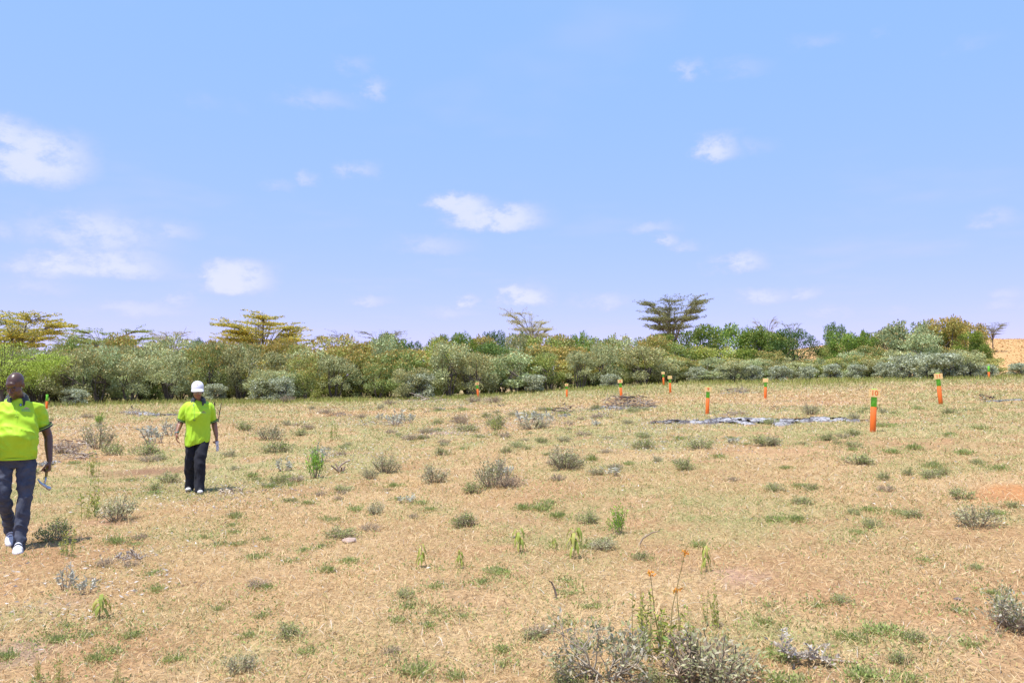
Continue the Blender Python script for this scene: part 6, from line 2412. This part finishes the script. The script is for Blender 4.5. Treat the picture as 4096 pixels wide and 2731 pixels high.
def build_woman():
    r, p = person_root(780, 1966, 'person in white cap and glasses, lime polo and wide black trousers, walking', 0.94)
    J = dict(
        hipR=(.108, .0, .82), kneeR=(.060, -.16, .455), ankR=(.068, -.20, .085), toeR=(.076, -.375, .056),
        hipL=(-.060, .0, .82), kneeL=(-.085, .0, .455), ankL=(-.080, .12, .10), toeL=(-.105, -.05, .060),
        shR=(.172, .01, 1.292), elR=(.262, .06, 1.02), wrR=(.302, -.03, .815),
        shL=(-.135, .01, 1.292), elL=(-.230, .05, 1.04), wrL=(-.288, -.08, .875))
    J = {a: np.array(b) for a, b in J.items()}
    Rh = rotm(math.radians(14), math.radians(3), 0)
    hc = np.array([.004, -.025, 1.505])
    k = 1.02
    prims = head_prims(hc, Rh, k, .98)
    prims.append(limb([(.018, .02, 1.32), (.014, .008, 1.40), hc + np.array([.0, .02, -.05])], [.052, .049, .047]))
    prims.append(lofted([(.022, 0, .80, .15, .11), (.022, 0, .88, .155, .115), (.02, 0, 1.0, .13, .10), (.02, -.01, 1.15, .15, .11), (.02, .01, 1.25, .12, .075), (.02, .015, 1.325, .05, .05)]))
    for s in ('R', 'L'):
        prims.append(slimb([J['sh' + s], (J['sh' + s] + J['el' + s]) / 2, J['el' + s], (J['el' + s] * .6 + J['wr' + s] * .4), J['wr' + s]], [.034, .044, .043, .041, .028], 3))
        prims.append(slimb([J['hip' + s], J['knee' + s], J['ank' + s]], [.066, .040, .028], 4))
        prims.append(limb([J['ank' + s], J['ank' + s] * .5 + J['toe' + s] * .5 + np.array([0, 0, -.025])], [.028, .015]))
    prims += hand_prims(J['wrL'], (.0, -.22, -1), (.95, .1, 0), (0.1, -1, .1), (.35, .40, .30), .92, .12, .25)
    dR = np.array([.05, -.15, -1.0])
    prims += hand_prims(J['wrR'], dR, (-.75, -.35, 0), (-.3, -.95, .1), (.85, 1.1, .7), .92, .04, .5)

    def color(co):
        C = np.tile(np.array([0.27, 0.120, 0.070]), (len(co), 1))
        q = (co - hc) @ np.array(Rh) / k
        lips = (np.abs(q[:, 0]) < .024) & (q[:, 2] < -.050) & (q[:, 2] > -.077) & (q[:, 1] < -.085)
        C[lips] = (0.30, 0.095, 0.075)
        brow = (np.abs(np.abs(q[:, 0]) - .030) < .020) & (np.abs(q[:, 2] - .019) < .005) & (q[:, 1] < -.06)
        C[brow] = (0.04, 0.02, 0.015)
        hair = (q[:, 1] > .0) & (q[:, 2] > -.03) & (np.abs(q[:, 0]) < .1)
        C[hair & (co[:, 2] > 1.42)] = (0.02, 0.015, 0.015)
        return C
    link('body', fuse('body', prims, 0.005, 4, 0.6, M_SKIN_W, None, color), r)
    R3 = np.array(Rh)

    def HD(V):
        return (np.asarray(V) * k) @ R3.T + hc
    for s in (-1, 1):
        V, F = ell((s * .030, -.0795, -.006), (.0110, .0080, .0065), None, 12, 8)
        link('eye', mesh_np('eye', HD(V), F, M_EYE, None, True), r)
        V, F = ell((s * .030, -.0850, -.008), (.0052, .0045, .0050), None, 10, 6)
        link('iris', mesh_np('iris', HD(V), F, M_IRIS, None, True), r)
    # hair gathered behind under the cap
    hp = [ell((0, .030, .030), (.088, .098, .090)), ell((0, .085, -.02), (.070, .052, .070)), ell((.070, .025, -.012), (.020, .042, .046)), ell((-.070, .025, -.012), (.020, .042, .046))]
    hp = [(HD(V), F) for V, F in hp]
    hair = fuse('hair', hp, .007, 3, .6, M_HAIR, folds(31, .006, [((0, .3, 1), 2.0)], 16))
    link('hair', hair, r)
    # cap
    V, F = [], []
    n, m = 32, 10
    for i in range(m + 1):
        t = i / m * PI / 2
        for j in range(n):
            a = 2 * PI * j / n
            sc = math.cos(t) ** .85 if i < m else 0.02
            V.append((.091 * sc * math.cos(a), .012 + .108 * sc * math.sin(a), 0.052 + .086 * math.sin(t) - .012 * math.cos(t) * (1 if math.sin(a) < 0 else -.2)))
    for i in range(m):
        for j in range(n):
            kk = (j + 1) % n
            F.append((i * n + j, i * n + kk, (i + 1) * n + kk, (i + 1) * n + j))
    cap = link('cap', mesh_np('cap', HD(V), np.array(F), M_WHITE, None, True), r)
    # brim, curved down at the sides
    V, F = [], []
    nb, mb = 22, 7
    for layer in (0, 1):
        for i in range(mb):
            f = i / (mb - 1)
            for j in range(nb):
                a = math.radians(-168 + 156 * j / (nb - 1))
                bx, by = .090 * math.cos(a), .012 + .106 * math.sin(a)
                ex = bx * (1 + .06 * f)
                ey = by - f * .090 * max(0.0, -math.sin(a)) ** .7
                z = .050 - .016 * f - .034 * (abs(bx) / .09) ** 2.2 * (.25 + .75 * f) - layer * .0035
                V.append((ex, ey, z))
    o2 = mb * nb
    for i in range(mb - 1):
        for j in range(nb - 1):
            q = (i * nb + j, i * nb + j + 1, (i + 1) * nb + j + 1, (i + 1) * nb + j)
            F.append(q)
            F.append(tuple(o2 + x for x in q[::-1]))
    for j in range(nb - 1):
        F.append(((mb - 1) * nb + j, (mb - 1) * nb + j + 1, o2 + (mb - 1) * nb + j + 1, o2 + (mb - 1) * nb + j))
    link('brim', mesh_np('brim', HD(V), np.array(F), M_WHITE, None, True), cap)
    V, F = ell((0, .012, .134), (.007, .007, .004), None, 10, 6)
    link('cap_button', mesh_np('cap_button', HD(V), F, M_WHITE, None, True), cap)
    cb = BVHTree.FromPolygons([v.co.copy() for v in cap.data.vertices], [tuple(q.vertices) for q in cap.data.polygons])
    lx, lz = hc[0] - .006, hc[2] + .085
    decal('cap_logo', cb, [[(lx - .012, lz - .004), (lx - .004, lz + .007), (lx + .001, lz - .003)], [(lx - .001, lz - .003), (lx + .006, lz + .003), (lx + .016, lz - .006)]], M_RED, cap, .002)
    # glasses
    gl = empty('glasses', (0, 0, 0))
    gl.parent = r
    for s in (-1, 1):
        pts = [(s * .031 + .025 * math.cos(t), -.099 + .010 * abs(math.cos(t)) * 0 + .006 * (abs(s * .031 + .025 * math.cos(t)) / .056) ** 2, -.010 + .017 * math.copysign(abs(math.sin(t)) ** .8, math.sin(t))) for t in np.linspace(0, 2 * PI, 25)]
        V, F = tube(np.array(pts), .0018, 6, False)
        link('rim', mesh_np('rim', HD(V), F, M_STEEL, None, True), gl)
        me = bpy.data.meshes.new('lens')
        me.from_pydata([tuple(x) for x in HD(pts[:-1])], [], [tuple(range(24))])
        me.materials.append(M_LENS)
        link('lens', me, gl)
        V, F = tube(np.array([(s * .056, -.094, -.004), (s * .074, -.05, .0), (s * .080, .0, .004)]), .0016, 6, False)
        link('temple', mesh_np('temple', HD(V), F, M_STEEL, None, True), gl)
    V, F = tube(np.array([(-.007, -.100, -.006), (0, -.103, -.003), (.007, -.100, -.006)]), .0018, 6, False)
    link('bridge', mesh_np('bridge', HD(V), F, M_STEEL, None, True), gl)
    # shirt, hem hanging lower at the left
    sp = [lofted([(.020, -.005, .715, .186, .150), (.022, -.008, .77, .190, .152), (.022, -.010, .86, .186, .150), (.022, -.014, .98, .180, .146), (.020, -.022, 1.10, .184, .152), (.020, -.022, 1.17, .188, .150),
                  (.020, -.004, 1.245, .186, .122), (.020, .010, 1.29, .158, .098), (.020, .014, 1.325, .110, .080), (.020, .014, 1.345, .072, .064), (.020, .014, 1.356, .056, .050)], 36)]
    for s in ('R', 'L'):
        sg = 1 if s == 'R' else -1
        e = J['el' + s] + (J['sh' + s] - J['el' + s]) * .16
        sp.append(slimb([J['sh' + s] + np.array([-.05 * sg, 0, -.005]), J['sh' + s] + np.array([.012 * sg, 0, -.03]), (J['sh' + s] + e) / 2 + np.array([.012 * sg, 0, 0]), e], [.058, .066, .071, .067], 4, 20))
    wr = folds(15, 0.034, [((.15, 0, 1), .9), ((.6, .1, 1), 1.0)], 9)
    shirt = fuse('shirt', sp, 0.008, 7, 0.7, M_SHIRT, wr)
    # the hem slants: higher at the image right
    for v in shirt.vertices:
        t = max(0.0, min(1.0, (1.0 - v.co.z) / .28))
        if abs(v.co.x - .02) < .215:
            v.co.z += t * t * (v.co.x - .02) * .21
    so = link('shirt', shirt, r)
    bvh = chest_logo(so, shirt, .098, 1.185, .95, M_RED)
    make_collar('collar', (.020, .010, 1.362), .068, .116, .062, so, 30, .16)
    decal('placket', bvh, [[(-.002, 1.325), (.012, 1.20), (.036, 1.20), (.036, 1.325)]], M_SHIRT, so, .004)
    for s in ('R', 'L'):
        e = J['el' + s] + (J['sh' + s] - J['el' + s]) * .14
        ax = unit(J['sh' + s] - J['el' + s])
        A = unit(np.cross(ax, (0, 1, 0)))
        B = np.cross(ax, A)
        for off, w, m_, nm in ((-.026, .014, M_TRIM, 'cuff'), (-.015, .006, M_STRIPE, 'cuff_stripe'), (-.006, .010, M_TRIM, 'cuff')):
            band(nm, (e + ax * off, A * .0695, B * .0695), 0, m_, so, 28, .004, w, ax)
    # cord with a dark pendant
    cord = []
    for t in np.linspace(0, 1, 12):
        x, z = -.045 + .012 * t, 1.315 - .245 * t
        h = bvh.ray_cast(Vector((x, -1, z)), Vector((0, 1, 0)))
        cord.append((x, (h[0].y if h[0] else -.12) - .006, z))
    V, F = tube(np.array(cord), .0022, 5, False)
    co_ = link('neck_cord', mesh_np('neck_cord', V, F, M_STRIPE, None, True), so)
    V, F = ell(np.array(cord[-1]) + np.array([0, -.004, -.004]), (.020, .006, .005), None, 12, 8)
    link('pendant', mesh_np('pendant', V, F, M_TRIM, None, True), co_)
    V, F = ell(np.array(cord[1]) + np.array([-.004, -.004, -.01]), (.006, .005, .026), None, 10, 8)
    link('clip', mesh_np('clip', V, F, M_STEEL, None, True), co_)
    band('wristband', (J['wrL'] + np.array([.004, .01, .018]), np.array([.031, 0, .006]), np.array([0, .029, 0])), 0, M_TEAL, r, 24, .004, .014, (.25, .1, 1))
    # wide black trousers
    jp = [lofted([(.022, .01, .735, .150, .112), (.022, .01, .78, .165, .125), (.022, .0, .84, .170, .130), (.022, .0, .92, .150, .115)], 32)]
    for s in ('R', 'L'):
        sg = 1 if s == 'R' else -1
        a = J['ank' + s] + np.array([0, -.012, -.045])
        jp.append(slimb([J['hip' + s] + np.array([0, 0, -.02]), (J['hip' + s] * .5 + J['knee' + s] * .5) + np.array([.004 * sg, -.01, 0]), J['knee' + s], J['knee' + s] * .45 + a * .55 + np.array([0, .012, 0]), a], [.092, .088, .079, .075, .078], 4, 20))
    tr = fuse('trousers', jp, 0.008, 5, 0.7, M_BLACK, folds(27, 0.028, [((.1, 0, 1), .9), ((1, .2, -.5), .9)], 10))
    to = link('trousers', tr, r)
    tb = BVHTree.FromPolygons([v.co.copy() for v in tr.vertices], [tuple(q.vertices) for q in tr.polygons])
    make_shoe('shoe', J['ankR'] + np.array([0, 0, -.022]), J['toeR'] + np.array([0, 0, -.020]), .088, r, M_SHOEBLACK, M_SOLE, 2, .95)
    make_shoe('shoe', J['ankL'] + np.array([0, 0, -.022]), J['toeL'] + np.array([0, 0, -.016]), .088, r, M_SHOEBLACK, M_SOLE, 2, .95)
    # white toe caps
    for s in ('R', 'L'):
        t, a = J['toe' + s], J['ank' + s]
        d = unit(t - a)
        V, F = ell(a * .16 + t * .84 + np.array([0, 0, -.022]), (.042, .046, .026), None, 14, 10)
        link('toe_cap', mesh_np('toe_cap', V, F, M_SOLE, None, True), r)
    # crumpled white paper in her hand
    bpy.context.view_layer.update()
    M = r.matrix_world
    rs = np.random.RandomState(8)
    V, F = [], []
    nx, nz = 7, 12
    for i in range(nz):
        for j in range(nx):
            V.append(((j / (nx - 1) - .5) * .055 * (1 - .35 * i / nz) + rs.normal(0, .004), rs.normal(0, .007), .035 - i / (nz - 1) * .15 + rs.normal(0, .003)))
    for i in range(nz - 1):
        for j in range(nx - 1):
            F.append((i * nx + j, i * nx + j + 1, (i + 1) * nx + j + 1, (i + 1) * nx + j))
    c = J['wrR'] + unit(dR) * .095 + np.array([.006, -.035, -.012])
    R2 = np.array(rotm(.1, .35, -.12))
    V = np.array(V) @ R2.T + c
    V = np.array([tuple(M @ Vector(v)) for v in V])
    me = mesh_np('crumpled_paper', V, np.array(F), M_PAPER, None, True)
    o = link('crumpled_paper', me)
    md = o.modifiers.new('thickness', 'SOLIDIFY')
    md.thickness = 0.004
    tag(o, 'crumpled white paper in the hand of the capped person', 'paper')


build_man()
build_woman()
